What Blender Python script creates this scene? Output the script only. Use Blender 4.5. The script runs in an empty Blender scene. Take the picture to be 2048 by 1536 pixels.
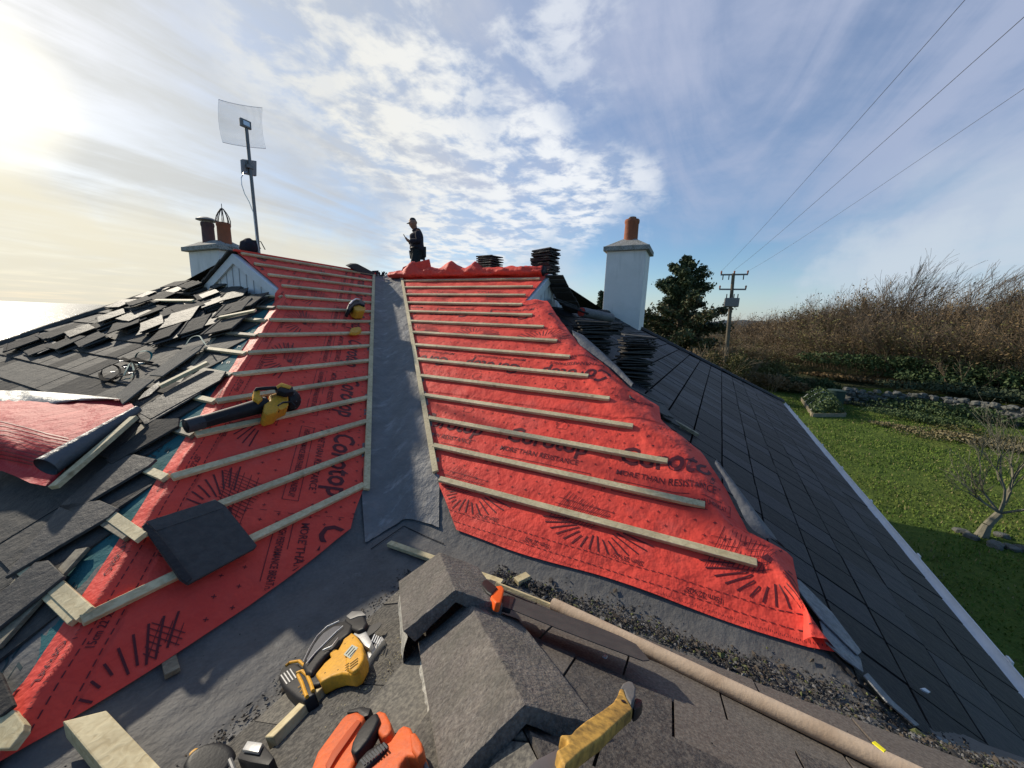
import bpy, bmesh, math, random
from mathutils import Vector as V, Matrix, noise
rnd = random.Random(7)
R = math.radians
SC = bpy.context.scene
COL = SC.collection
# ---------------------------------------------------------------- camera (solved from the roof battens)
CF = 736.741
O = V((-1.96153, -1.90672, 1.57254))
CA = V((0.4366507, -0.8988851, 0.0366309))
CB = V((0.1387519, 0.1075202, 0.9844731))
CC = V((0.8888667, 0.4247883, -0.1716708))
TT = 0.5555418
TH = math.atan(TT); CT = math.cos(TH); ST = math.sin(TH)
HL = 1.8367; HR = 2.7767
camd = bpy.data.cameras.new('camera'); cam = bpy.data.objects.new('camera', camd); COL.objects.link(cam)
m = Matrix.Identity(4)
for i in range(3):
    m[i][0] = CA[i]; m[i][1] = CB[i]; m[i][2] = -CC[i]; m[i][3] = O[i]
cam.matrix_world = m
camd.sensor_width = 36; camd.lens = CF / 2048 * 36; camd.clip_start = .02; camd.clip_end = 90000
SC.camera = cam

class Plane:
    def __init__(s, n, d):
        n = V(n); l = n.length; s.n = n / l; s.d = d / l
def ray(x, y): return CC * CF + CA * (x - 1024) + CB * (768 - y)
def on(x, y, pl, h=0.0):
    "the point of the surface pl, raised by h, that the photograph shows at x, y"
    d = ray(x, y); return O + d * ((pl.d + h - pl.n.dot(O)) / pl.n.dot(d))
def atd(x, y, D):
    d = ray(x, y); return O + d * (D / math.hypot(d.x, d.y))
PL = Plane((0, -TT, 1), 0); PR = Plane((-TT, 0, 1), 0)
PZ = Plane((0, 0, 1), 0); PH1 = Plane((-TT, 0, 1), TT * HL); PH2 = Plane((-.0315, -.5245, 1), .5245 * HR)
PNL = Plane((0, TT, 1), -TT * .555); PNR = Plane((TT, 0, 1), -TT * .19)
def zon(pl, x, y): return (pl.d - pl.n.x * x - pl.n.y * y) / pl.n.z

# ---------------------------------------------------------------- mesh helpers
class MB:
    def __init__(s): s.v = []; s.f = []; s.mi = []
    def add(s, vs, fs, mi=0):
        o = len(s.v); s.v += [tuple(p) for p in vs]
        for f in fs: s.f.append(tuple(i + o for i in f)); s.mi.append(mi)
    def box(s, c, sx, sy, sz, M=None, mi=0):
        vs = [V((c[0] + a * sx / 2, c[1] + b * sy / 2, c[2] + e * sz / 2)) for a in (-1, 1) for b in (-1, 1) for e in (-1, 1)]
        if M: vs = [M @ p for p in vs]
        s.add(vs, [(0, 1, 3, 2), (4, 6, 7, 5), (0, 4, 5, 1), (2, 3, 7, 6), (0, 2, 6, 4), (1, 5, 7, 3)], mi)
    def bar(s, a, b, w, h, up, mi=0, ov=0):
        "a bar from a to b, width w, height h above its line, up = its upward direction"
        a = V(a); b = V(b); x = (b - a).normalized(); up = V(up); y = up.cross(x).normalized(); z = x.cross(y)
        vs = [p + y * (w / 2 * i) + z * j for p in (a, b) for (i, j) in ((-1, 0), (1, 0), (1, h), (-1, h))]
        s.add(vs, [(0, 1, 2, 3), (7, 6, 5, 4), (0, 4, 5, 1), (1, 5, 6, 2), (2, 6, 7, 3), (3, 7, 4, 0)], mi)
    def tube(s, pts, rs, n=8, mi=0, cap=True):
        pts = [V(p) for p in pts]
        if not hasattr(rs, '__len__'): rs = [rs] * len(pts)
        ring = []; ref = V((.123, .211, .97))
        for i, p in enumerate(pts):
            d = (pts[min(i + 1, len(pts) - 1)] - pts[max(i - 1, 0)]).normalized()
            a = d.cross(ref)
            if a.length < .05: a = d.cross(V((1, 0, 0)))
            a.normalize(); b = d.cross(a)
            ring.append([p + (a * math.cos(6.28319 * k / n) + b * math.sin(6.28319 * k / n)) * rs[i] for k in range(n)])
        vs = [q for r in ring for q in r]; fs = []
        for i in range(len(pts) - 1):
            for k in range(n):
                fs.append((i * n + k, i * n + (k + 1) % n, (i + 1) * n + (k + 1) % n, (i + 1) * n + k))
        if cap: fs += [tuple(range(n - 1, -1, -1)), tuple((len(pts) - 1) * n + k for k in range(n))]
        s.add(vs, fs, mi)
    def lathe(s, prof, M=None, n=20, mi=0):
        vs = []; fs = []
        for (r, z) in prof:
            for k in range(n):
                p = V((r * math.cos(6.28319 * k / n), r * math.sin(6.28319 * k / n), z)); vs.append(M @ p if M else p)
        for i in range(len(prof) - 1):
            for k in range(n): fs.append((i * n + k, i * n + (k + 1) % n, (i + 1) * n + (k + 1) % n, (i + 1) * n + k))
        fs += [tuple(range(n - 1, -1, -1)), tuple((len(prof) - 1) * n + k for k in range(n))]
        s.add(vs, fs, mi)
    def prism(s, top, down, mi=0):
        "polygon top (3D points) extruded by the vector down"
        n = len(top); vs = [V(p) for p in top] + [V(p) + down for p in top]
        fs = [tuple(range(n)), tuple(range(2 * n - 1, n - 1, -1))] + [(i, i + n, (i + 1) % n + n, (i + 1) % n) for i in range(n)]
        s.add(vs, fs, mi)
    def px(s, pts, pl, top, thick, mi=0):
        s.prism([on(x, y, pl, top) for x, y in pts], -pl.n * thick, mi)
    def build(s, name, mats, parent=None, smooth=False, bevel=0, seg=2, local=None):
        me = bpy.data.meshes.new(name)
        if not isinstance(mats, (list, tuple)): mats = [mats]
        me.from_pydata(s.v, [], s.f); me.update()
        for mt in mats: me.materials.append(mt)
        for p, i in zip(me.polygons, s.mi): p.material_index = i
        bm = bmesh.new(); bm.from_mesh(me)
        bmesh.ops.recalc_face_normals(bm, faces=bm.faces)
        if bevel:
            es = [e for e in bm.edges if len(e.link_faces) == 2 and e.calc_face_angle(0) > .5]
            bmesh.ops.bevel(bm, geom=es, offset=bevel, segments=seg, affect='EDGES', clamp_overlap=True, profile=.6)
        bm.to_mesh(me); bm.free()
        if smooth:
            for p in me.polygons: p.use_smooth = True
            if smooth != 'all': me.set_sharp_from_angle(angle=R(38))
        o = bpy.data.objects.new(name, me); COL.objects.link(o)
        if parent:
            o.parent = parent; pm = parent.matrix_basis if not parent.parent else parent.parent.matrix_basis @ parent.matrix_basis
            if local is None: o.matrix_parent_inverse = Matrix.Identity(4); o.data.transform(WM(parent).inverted())
        return o
def WM(o): return o.matrix_basis.copy() if not o.parent else WM(o.parent) @ o.matrix_basis
def tag(o, label=None, cat=None, group=None, kind=None):
    if label: o['label'] = label
    if cat: o['category'] = cat
    if group: o['group'] = group
    if kind: o['kind'] = kind
    return o
def empty(name, loc, label, cat, group=None):
    o = bpy.data.objects.new(name, None); COL.objects.link(o); o.matrix_basis = Matrix.Translation(V(loc)); o.empty_display_size = .1
    return tag(o, label, cat, group)
def single(o):
    "put the origin of a lone mesh at its base"
    vs = o.data.vertices; c = V((0, 0, 0))
    if not len(vs): print("EMPTY", o.name); return o
    for v in vs: c += v.co
    c /= len(vs); c.z = min(v.co.z for v in vs)
    o.data.transform(Matrix.Translation(-c)); o.matrix_basis = Matrix.Translation(c); return o
def copy_tree(o, parent=None):
    c = o.copy(); COL.objects.link(c)
    if parent: c.parent = parent
    for ch in [x for x in bpy.data.objects if x.parent == o]: copy_tree(ch, c)
    return c

# ---------------------------------------------------------------- materials
def mat(name, col, rough=.7, metal=0, var=None, bump=None, spec=.22, extra=None, tint=.0):
    """col base; var=(scale, amount, second colour); bump=(scale, strength)"""
    mt = bpy.data.materials.new(name); mt.use_nodes = True; nt = mt.node_tree; N = nt.nodes; b = N['Principled BSDF']
    b.inputs['Base Color'].default_value = (*col, 1); b.inputs['Roughness'].default_value = rough
    b.inputs['Metallic'].default_value = metal; b.inputs['Specular IOR Level'].default_value = spec
    tc = N.new('ShaderNodeTexCoord'); src = None
    if var:
        for k in range(0, len(var), 3):
            sc, amt, c2 = var[k:k + 3]
            nz = N.new('ShaderNodeTexNoise'); nz.inputs['Scale'].default_value = sc; nz.inputs['Detail'].default_value = 6; nz.inputs['Roughness'].default_value = .62
            nt.links.new(tc.outputs['Object'], nz.inputs['Vector'])
            rp = N.new('ShaderNodeMapRange'); rp.inputs[1].default_value = .40; rp.inputs[2].default_value = .66; rp.inputs[3].default_value = 0; rp.inputs[4].default_value = amt
            nt.links.new(nz.outputs['Fac'], rp.inputs[0])
            mx = N.new('ShaderNodeMix'); mx.data_type = 'RGBA'; mx.inputs[7].default_value = (*c2, 1)
            if src: nt.links.new(src, mx.inputs[6])
            else: mx.inputs[6].default_value = (*col, 1)
            nt.links.new(rp.outputs[0], mx.inputs[0]); src = mx.outputs[2]
        if tint:
            oi = N.new('ShaderNodeObjectInfo'); hv = N.new('ShaderNodeHueSaturation')
            mr = N.new('ShaderNodeMapRange'); mr.inputs[3].default_value = 1 - tint; mr.inputs[4].default_value = 1 + tint
            nt.links.new(oi.outputs['Random'], mr.inputs[0]); nt.links.new(mr.outputs[0], hv.inputs['Value']); nt.links.new(src, hv.inputs['Color']); src = hv.outputs[0]
        nt.links.new(src, b.inputs['Base Color'])
    if bump:
        prev = None
        for k in range(0, len(bump), 2):
            nz = N.new('ShaderNodeTexNoise'); nz.inputs['Scale'].default_value = bump[k]; nz.inputs['Detail'].default_value = 5; nz.inputs['Roughness'].default_value = .6
            nt.links.new(tc.outputs['Object'], nz.inputs['Vector'])
            bp = N.new('ShaderNodeBump'); bp.inputs['Strength'].default_value = bump[k + 1]; bp.inputs['Distance'].default_value = .6 / bump[k]
            nt.links.new(nz.outputs['Fac'], bp.inputs['Height'])
            if prev: nt.links.new(prev, bp.inputs['Normal'])
            prev = bp.outputs[0]
        nt.links.new(prev, b.inputs['Normal'])
    return mt
def wood(name, c1, c2):
    mt = bpy.data.materials.new(name); mt.use_nodes = True; nt = mt.node_tree; N = nt.nodes; b = N['Principled BSDF']; b.inputs['Roughness'].default_value = .72
    tc = N.new('ShaderNodeTexCoord'); nz = N.new('ShaderNodeTexNoise'); nz.inputs['Scale'].default_value = 28; nz.inputs['Detail'].default_value = 6; nz.inputs['Distortion'].default_value = .8
    mp = N.new('ShaderNodeMapping'); mp.inputs['Scale'].default_value = (1, 1, 2.2); nt.links.new(tc.outputs['Object'], mp.inputs[0]); nt.links.new(mp.outputs[0], nz.inputs['Vector'])
    cr = N.new('ShaderNodeValToRGB'); cr.color_ramp.elements[0].position = .32; cr.color_ramp.elements[0].color = (*c2, 1); cr.color_ramp.elements[1].position = .62; cr.color_ramp.elements[1].color = (*c1, 1)
    nt.links.new(nz.outputs['Fac'], cr.inputs[0])
    vo = N.new('ShaderNodeTexVoronoi'); vo.inputs['Scale'].default_value = 5.5; nt.links.new(tc.outputs['Object'], vo.inputs['Vector'])
    kr = N.new('ShaderNodeMapRange'); kr.inputs[1].default_value = .03; kr.inputs[2].default_value = .15; kr.inputs[3].default_value = .75; kr.inputs[4].default_value = 0
    nt.links.new(vo.outputs['Distance'], kr.inputs[0])
    mx = N.new('ShaderNodeMix'); mx.data_type = 'RGBA'; mx.inputs[7].default_value = (c2[0] * .35, c2[1] * .3, c2[2] * .25, 1)
    nt.links.new(kr.outputs[0], mx.inputs[0]); nt.links.new(cr.outputs[0], mx.inputs[6])
    n3 = N.new('ShaderNodeTexNoise'); n3.inputs['Scale'].default_value = 2.2; nt.links.new(tc.outputs['Object'], n3.inputs['Vector'])
    hv = N.new('ShaderNodeHueSaturation'); mr = N.new('ShaderNodeMapRange'); mr.inputs[1].default_value = .3; mr.inputs[2].default_value = .7; mr.inputs[3].default_value = .72; mr.inputs[4].default_value = 1.2
    nt.links.new(n3.outputs['Fac'], mr.inputs[0]); nt.links.new(mr.outputs[0], hv.inputs['Value']); nt.links.new(mx.outputs[2], hv.inputs['Color'])
    nt.links.new(hv.outputs[0], b.inputs['Base Color'])
    bp = N.new('ShaderNodeBump'); bp.inputs['Strength'].default_value = .25; bp.inputs['Distance'].default_value = .01; nt.links.new(nz.outputs['Fac'], bp.inputs['Height']); nt.links.new(bp.outputs[0], b.inputs['Normal'])
    return mt
RED = mat('red_membrane', (.84, .086, .056), .62, var=(1.3, .6, (.72, .058, .046), 9, .3, (.88, .125, .088), 40, .2, (.66, .052, .042)), bump=(2.6, .24, 9, .07, 90, .05), spec=.16)
REDB = mat('red_membrane_sheet', (.52, .036, .044), .65, var=(1.7, .5, (.42, .026, .034), 14, .25, (.58, .055, .055)), bump=(5, .3, 20, .12), spec=.12)
PRINT = mat('print_ink', (.095, .016, .022), .6, var=(60, .5, (.14, .014, .02)), spec=.3)
GREYF = mat('grey_membrane_back', (.10, .105, .115), .5, var=(6, .6, (.16, .165, .17)), bump=(10, .4))
TEAL = mat('teal_membrane', (.035, .135, .145), .8, var=(5, .5, (.055, .17, .175)), bump=(9, .35), spec=.08)
TEALP = mat('teal_print', (.02, .05, .055), .6)
SLATE = mat('dark_tile', (.064, .060, .057), .62, var=(3, .7, (.078, .072, .067), 24, .6, (.095, .09, .083)), bump=(60, .35, 12, .25), tint=.25, spec=.10)
SLATEB = mat('blue_black_tile', (.024, .023, .024), .6, var=(1.3, .7, (.034, .032, .033), 30, .5, (.052, .049, .048)), bump=(70, .3, 9, .25), tint=.2)
SLATEH = mat('weathered_tile', (.066, .062, .057), .85, var=(2.2, .7, (.095, .088, .078), 26, .6, (.042, .040, .039)), bump=(70, .4, 10, .3), tint=.2, spec=.08)
SLATEN = mat('gritty_brown_tile', (.088, .073, .064), .85, var=(2.6, .8, (.10, .088, .076), 90, .8, (.17, .15, .13)), bump=(120, .45, 14, .12), tint=.15)
SLATEG = mat('sandy_grit_tile', (.13, .12, .105), .9, var=(4, .9, (.055, .052, .050), 80, .8, (.24, .22, .18)), bump=(110, .5, 16, .15))
RIDGE = mat('concrete_ridge', (.165, .142, .128), .92, var=(3, .8, (.11, .095, .088), 12, .4, (.24, .215, .175), 70, .45, (.34, .31, .27), 9, .5, (.085, .085, .07), 120, .55, (.06, .052, .047)), bump=(150, .6, 30, .45, 60, .4))
LEADM = mat('grey_rubber_lining', (.108, .103, .099), .7, var=(1.8, .8, (.145, .139, .130), 9, .5, (.074, .071, .069), 55, .45, (.16, .155, .145), 4, .25, (.20, .20, .195)), bump=(26, .2, 4, .2))
VALLM = mat('valley_sheet', (.205, .202, .20), .6, var=(2.5, .6, (.25, .247, .245), 11, .45, (.13, .13, .13), 6, .0, (.34, .34, .34)), bump=(12, .4, 60, .3))
LEADL = mat('weathered_lead', (.20, .21, .23), .5, metal=.3, var=(8, .8, (.36, .36, .35), 40, .5, (.08, .08, .085)), bump=(22, .5))
WOOD = wood('treated_batten', (.68, .565, .335), (.50, .395, .215))
WOODP = wood('pale_sawn_pine', (.68, .57, .33), (.50, .39, .20))
WOODG = wood('aged_batten', (.30, .25, .165), (.16, .13, .085))
RENDER = mat('white_render', (.84, .80, .76), .9, var=(3, .5, (.72, .69, .64), 40, .3, (.86, .83, .79), 1.2, .5, (.66, .64, .60)), bump=(45, .35))
LICHEN = mat('lichen_render', (.48, .47, .44), .9, var=(9, .8, (.30, .29, .24), 40, .8, (.06, .055, .05)), bump=(45, .5))
PAINT = mat('white_paint', (.74, .74, .74), .6, var=(5, .4, (.5, .5, .5)), bump=(30, .1))
TERRA = mat('terracotta', (.36, .12, .06), .8, var=(7, .7, (.22, .085, .05)), bump=(30, .3))
STEEL = mat('galvanised_steel', (.20, .20, .20), .5, metal=.5, var=(12, .5, (.13, .13, .13)))
ALU = mat('bright_metal', (.62, .63, .64), .35, metal=.8, bump=(50, .1))
BLACK = mat('black_plastic', (.014, .014, .016), .5, var=(20, .5, (.028, .028, .03)), bump=(90, .15))
BLADEM = mat('dull_saw_blade', (.058, .056, .055), .7, metal=.2, var=(12, .7, (.085, .08, .074)), bump=(60, .2))
YEL = mat('yellow_plastic', (.72, .36, .030), .5, var=(14, .5, (.55, .27, .03), 60, .4, (.32, .17, .04)), bump=(60, .2))
OCHRE = mat('ochre_handle', (.62, .36, .08), .6, var=(10, .6, (.42, .23, .06), 45, .8, (.12, .08, .03)), bump=(60, .12))
ORANGE = mat('orange_plastic', (.72, .13, .030), .55, var=(12, .5, (.55, .10, .028), 50, .4, (.30, .09, .05)), bump=(60, .25))
HIVIS = mat('orange_grip', (.90, .13, .02), .5)
CARD = mat('cardboard', (.48, .37, .27), .85, var=(12, .6, (.33, .235, .16)), bump=(60, .25))
SKIN = mat('skin', (.33, .17, .12), .6)
STRAPB = mat('black_webbing', (.012, .012, .013), .9, spec=.03)
CLOTH = mat('dark_cloth', (.030, .026, .036), .9, bump=(60, .4))
CLOTHB = mat('dark_green_trousers', (.022, .028, .028), .9, bump=(50, .4))

def add_stains(mt, scale, stretch, lo, hi, col, amt):
    "whitish runs and scuffs over the material's own colour"
    nt = mt.node_tree; N = nt.nodes; b = N['Principled BSDF']; src = b.inputs['Base Color'].links[0].from_socket
    tc = N.new('ShaderNodeTexCoord'); mp = N.new('ShaderNodeMapping'); mp.inputs['Rotation'].default_value = (0, 0, R(-45)); mp.inputs['Scale'].default_value = stretch
    nt.links.new(tc.outputs['Object'], mp.inputs[0]); nz = N.new('ShaderNodeTexNoise'); nz.inputs['Scale'].default_value = scale; nz.inputs['Detail'].default_value = 8; nz.inputs['Roughness'].default_value = .68; nt.links.new(mp.outputs[0], nz.inputs['Vector'])
    rp = N.new('ShaderNodeMapRange'); rp.inputs[1].default_value = lo; rp.inputs[2].default_value = hi; rp.inputs[3].default_value = 0; rp.inputs[4].default_value = amt; nt.links.new(nz.outputs['Fac'], rp.inputs[0])
    mx = N.new('ShaderNodeMix'); mx.data_type = 'RGBA'; mx.inputs[7].default_value = (*col, 1); nt.links.new(rp.outputs[0], mx.inputs[0]); nt.links.new(src, mx.inputs[6]); nt.links.new(mx.outputs[2], b.inputs['Base Color'])
add_stains(VALLM, 5, (.55, 2.2, 1), .55, .70, (.42, .42, .42), .8)
add_stains(VALLM, 2, (.5, 3, 1), .35, .60, (.12, .12, .12), .5)
add_stains(LEADM, 4, (1, 1, 1), .60, .72, (.28, .28, .27), .6)
add_stains(SLATEB, 7, (1, 1, 1), .66, .74, (.16, .16, .15), .6)
add_stains(RED, 1.6, (1, 1, 1), .56, .72, (.70, .20, .17), .35)
add_stains(RENDER, 1.3, (3, 3, .5), .55, .70, (.50, .49, .45), .5)
# ================================================================ the house
T = TT
def h_main(x, y): return min(max(T * y, T * x, 0), zon(PH1, x, y), zon(PH2, x, y))
def h_near(x, y): return min(zon(PNL, x, y), zon(PNR, x, y))
def hroof(x, y): return max(h_main(x, y), h_near(x, y))
house = empty('house', (2.5, 2.0, -3.3), 'white rendered house with dark tiled hipped roof stripped back to red underlay and battens', 'house')
def part(name, mb, mats, parent=None, **k): return mb.build(name, mats, parent or house, **k)

def clip(poly, a, b):
    "keep the part of a 2D polygon on the left of the line a->b"
    out = []; n = len(poly)
    sd = [(b[0] - a[0]) * (p[1] - a[1]) - (b[1] - a[1]) * (p[0] - a[0]) for p in poly]
    for i in range(n):
        p, q, s, t2 = poly[i], poly[(i + 1) % n], sd[i], sd[(i + 1) % n]
        if s >= 0: out.append(p)
        if s * t2 < 0: k = s / (s - t2); out.append((p[0] + (q[0] - p[0]) * k, p[1] + (q[1] - p[1]) * k))
    return out
def tiled(name, pl, org, U, poly, pitch, width, mats, w_off=0, lift=.024, step=None, gap=.003, wgap=-.004, bond=.5, seed=1, skip=None, droop=0):
    rr = random.Random(seed); n = pl.n; U = V(U); U = (U - n * U.dot(n)).normalized(); W = n.cross(U)
    if W.z < 0: W = -W
    org = V(org); org = org - n * (n.dot(org) - pl.d)
    P2 = [((V(p) - org).dot(U), (V(p) - org).dot(W)) for p in poly]
    area = sum(P2[i][0] * P2[(i + 1) % len(P2)][1] - P2[(i + 1) % len(P2)][0] * P2[i][1] for i in range(len(P2)))
    if area < 0: P2 = P2[::-1]
    u0, u1 = min(p[0] for p in P2), max(p[0] for p in P2); w0, w1 = min(p[1] for p in P2), max(p[1] for p in P2)
    mb = MB(); j = math.floor((w0 - w_off) / pitch) - 1
    while w_off + j * pitch < w1:
        wa = w_off + j * pitch; wb = wa + pitch - wgap; off = (j % 2) * bond * width
        i = math.floor((u0 - off) / width) - 1
        while i * width + off < u1:
            ua = i * width + off + gap / 2; ub = ua + width - gap
            if step: r = step(ua, ub, wa, wb)
            else: r = None
            if r: ua, ub = r
            if ub - ua > .03 and not (skip and skip((ua + ub) / 2, wa)):
                q = [(ua, wa), (ub, wa), (ub, wb), (ua, wb)]
                for k in range(len(P2)):
                    if len(q) > 2: q = clip(q, P2[k], P2[(k + 1) % len(P2)])
                if len(q) > 2:
                    jz = rr.uniform(-.002, .0035); tl = rr.uniform(-.003, .003)
                    def hh(u, w): return .006 + (lift - .006) * max(0, (wb - w) / (wb - wa)) + jz + tl * (u - ua) / width
                    top = [org + U * u + W * w + n * hh(u, w) for u, w in q]
                    nn = len(top); bot = [p - n * .015 for p in top]
                    fs = [tuple(range(nn))] + [(a, a + nn, (a + 1) % nn + nn, (a + 1) % nn) for a in range(nn)]
                    mb.add(top + bot, fs, rr.randrange(len(mats)))
            i += 1
        j += 1
    return part(name, mb, mats)
def sheet(name, pts, m_, parent=None):
    mb = MB(); mb.add(pts, [tuple(range(len(pts)))]); return part(name, mb, m_, parent)

ZR = 2.417; YR = 4.35; G = .32 * CT
SL2 = mat('dark_tile_b', (.036, .037, .043), .6, var=(4, .6, (.055, .052, .05), 30, .5, (.08, .078, .07)), bump=(60, .35, 12, .25))
SB2 = mat('blue_black_tile_b', (.030, .031, .038), .55, var=(2, .7, (.022, .024, .029), 30, .5, (.05, .05, .055)), bump=(70, .3, 9, .25))
SH2 = mat('weathered_tile_b', (.060, .057, .053), .8, var=(3, .8, (.10, .093, .082), 26, .6, (.04, .038, .037)), bump=(70, .4, 10, .3))
# hip end slope on the left (faces -X)
T1 = (1.65, 6.95, zon(PH1, 1.65, 6.95)); E1 = (-2.95, 9.2, zon(PH1, -2.95, 9.2))
def stepH1(ua, ub, wa, wb):
    xm = -HL + wa * CT + .02            # keep the tiles clear of the hip line in square steps
    end = xm + HL + .47 + .07 * math.sin(wa * 7)
    return (max(ua, end), ub)
tiled('tiled_slope', PH1, (-HL, 0, 0), (0, 1, 0), [(-3.0, -1.16, zon(PH1, -3.0, 0)), (1.42, 3.26, zon(PH1, 1.42, 3.3)), T1, E1], .32, .30, [SLATEH, SH2, SH2], w_off=.36, step=stepH1, seed=3)
sheet('roof_deck', [(-3.0, .3, zon(PH1, -3, .3) - .02), (-HL, .06, -.02), (1.4, 3.24, zon(PH1, 1.4, 3.24) - .02), (1.4, 5.3, zon(PH1, 1.4, 5.3) - .02), T1, E1], SLATEB)
# hip end slope on the right (faces -Y)
HF = V((3.27, .47, 1.80)); T2 = V((8.56, .27, 1.87)); B2 = V((11.54, -4.56, -.57)); A2 = V((1.11, -3.95, -.58)); S2 = V((.62, -2.2, zon(PH2, .62, -2.2)))
cdir = V((1, -.06, 0))
def p2(x, y): return (x, y, zon(PH2, x, y))
tiled('tiled_slope', PH2, (0, -HR, 0), cdir, [p2(-.35, -3.10), p2(3.27, .47), T2, B2, A2, p2(-.9, -3.83)], .32, .30, [SLATEB, SB2, SLATEB], w_off=.05, seed=5, gap=.013, wgap=.020, lift=.012, bond=0)
sheet('roof_deck', [V(p2(-.9, -3.83)) - V((0, 0, .02)), V(p2(-.3, -3.1)) - V((0, 0, .02)), V(p2(3.2, .4)) - V((0, 0, .02)), T2 - V((0, 0, .02)), B2 - V((0, 0, .02)), A2 - V((0, 0, .02))], mat('dark_gap_shade', (.006, .006, .007), .95, spec=.02))  # near-black colour puts the course shadows into the gaps between tiles
# rear slopes
sheet('rear_slope', [(1.42, YR, ZR - .01), (YR, YR, ZR - .01), (9.5, 9.5, -.45), (-2.95, 9.2, -.6), T1], SLATEH)
sheet('rear_slope', [(YR, YR, ZR - .01), (YR, .5, ZR - .01), T2, B2, (11.5, 9.5, -.57), (9.5, 9.5, -.45)], SLATEB)
# near roof, left and right of its hip
hx = lambda y: y + .30
def nl(x, y): return (x, y, zon(PNL, x, y))
def nr(x, y): return (x, y, zon(PNR, x, y))
SG2 = mat('sandy_tile_b', (.080, .074, .066), .9, var=(4, .9, (.045, .044, .042), 80, .7, (.19, .175, .15)), bump=(110, .7, 16, .5))
SN2 = mat('gritty_tile_b', (.047, .041, .040), .85, var=(2.6, .8, (.085, .075, .066), 90, .7, (.15, .135, .12)), bump=(120, .6, 14, .4))
tiled('tiled_slope', PNL, (0, -.57, zon(PNL, 0, -.57)), (1, 0, 0), [nl(-3.4, -.57), nl(-.21, -.57), nl(-3.4, -3.76)], .30, .33, [SLATEG, SG2], seed=8, lift=.02, gap=.006)
tiled('tiled_slope', PNR, (-.26, 0, zon(PNR, -.26, 0)), (0, 1, 0), [nr(-.26, -.62), nr(-.26, -4.4), nr(-3.4, -4.4), nr(-3.4, -3.76)], .30, .33, [SLATEN, SN2], seed=9, lift=.022, gap=.008, wgap=.004)
sheet('roof_deck', [V(nr(-.22, -4.5)) - V((0, 0, .02)), V(nr(-.22, -.58)) - V((0, 0, .02)), V(nr(-3.6, -3.96)) - V((0, 0, .02)), V(nr(-3.6, -4.5)) - V((0, 0, .02))], SLATEB)
sheet('roof_deck', [V(nl(-.22, -.58)) - V((0, 0, .02)), V(nl(-.22, -.53)) - V((0, 0, .02)), V(nl(-3.6, -.53)) - V((0, 0, .02)), V(nl(-3.6, -3.96)) - V((0, 0, .02))], SLATEB)
# grey lining of the level gutters between the two roofs
mb = MB(); st = .045; x0, x1, y0, y1 = -3.2, 1.3, -4.0, 1.2; nx = int((x1 - x0) / st) + 1; ny = int((y1 - y0) / st) + 1; idx = {}
def inlining(x, y):
    if y > -.28 - .0 or x > -.0: pass
    m_ = max(x, y)
    return m_ < .75 and (y > -.72 or x > -.42) and (zon(PH2, x, y) > -.0 or x < .25 and y > -4.0) and not (x > .5 and y < -2.3)
def lin(x, y):
    z = 0
    for (a, b) in ((0, 0), (.05, 0), (-.05, 0), (0, .05), (0, -.05)): z += hroof(x + a, y + b)
    return z / 5 - .004 + .005 * noise.noise(V((x * 3, y * 3, 1))) + .003 * noise.noise(V((x * 11, y * 11, 4)))
for i in range(nx):
    for j in range(ny):
        x = x0 + i * st; y = y0 + j * st
        if inlining(x, y): idx[i, j] = len(mb.v); mb.v.append((x, y, lin(x, y)))
for (i, j) in list(idx):
    q = [(i, j), (i + 1, j), (i + 1, j + 1), (i, j + 1)]
    if all(k in idx for k in q): mb.f.append(tuple(idx[k] for k in q)); mb.mi.append(0)
part('gutter_lining', mb, LEADM, smooth='all')
# laps and tears in the lining
def ribbon(pts, pl, w, h0, thick, m_=0):
    mb = MB(); mb.tube([on(*a, pl, h0) for a in pts], w / 2, 5); part('lining_lap', mb, BLACK)
PZ = Plane((0, 0, 1), 0)
ribbon([(595, 1168), (640, 1192), (700, 1214), (735, 1222)], PNL, .006, .000, .006)
ribbon([(742, 1098), (790, 1064), (808, 1052), (850, 1072), (888, 1088)], PZ, .006, .006, .006)
ribbon([(1570, 1150), (1630, 1220), (1690, 1290), (1740, 1350), (1800, 1415), (1900, 1480), (2040, 1540)], PH2, .012, .0, .02)
mb = MB()
mb.px([(1572, 1148), (1600, 1160), (1665, 1225), (1724, 1303), (1716, 1310), (1640, 1236)], PH2, .045, .008); part('torn_lead_flashing', mb, LEADL, bevel=.003); mb = MB()
mb.px([(1640, 1240), (1662, 1250), (1722, 1318), (1728, 1345), (1690, 1318), (1652, 1284)], PH2, .035, .008); part('torn_lead_flashing', mb, LEADL, bevel=.003); mb = MB()
mb.px([(1728, 1350), (1736, 1345), (1785, 1400), (1840, 1450), (1832, 1452), (1775, 1404)], PH2, .03, .008); part('torn_lead_flashing', mb, LEADL, bevel=.003); mb = MB()
mb.px([(1870, 1470), (1930, 1490), (1990, 1520), (1980, 1526), (1900, 1500)], PH2, .03, .008)
part('torn_lead_flashing', mb, LEADL, bevel=.003)

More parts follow.
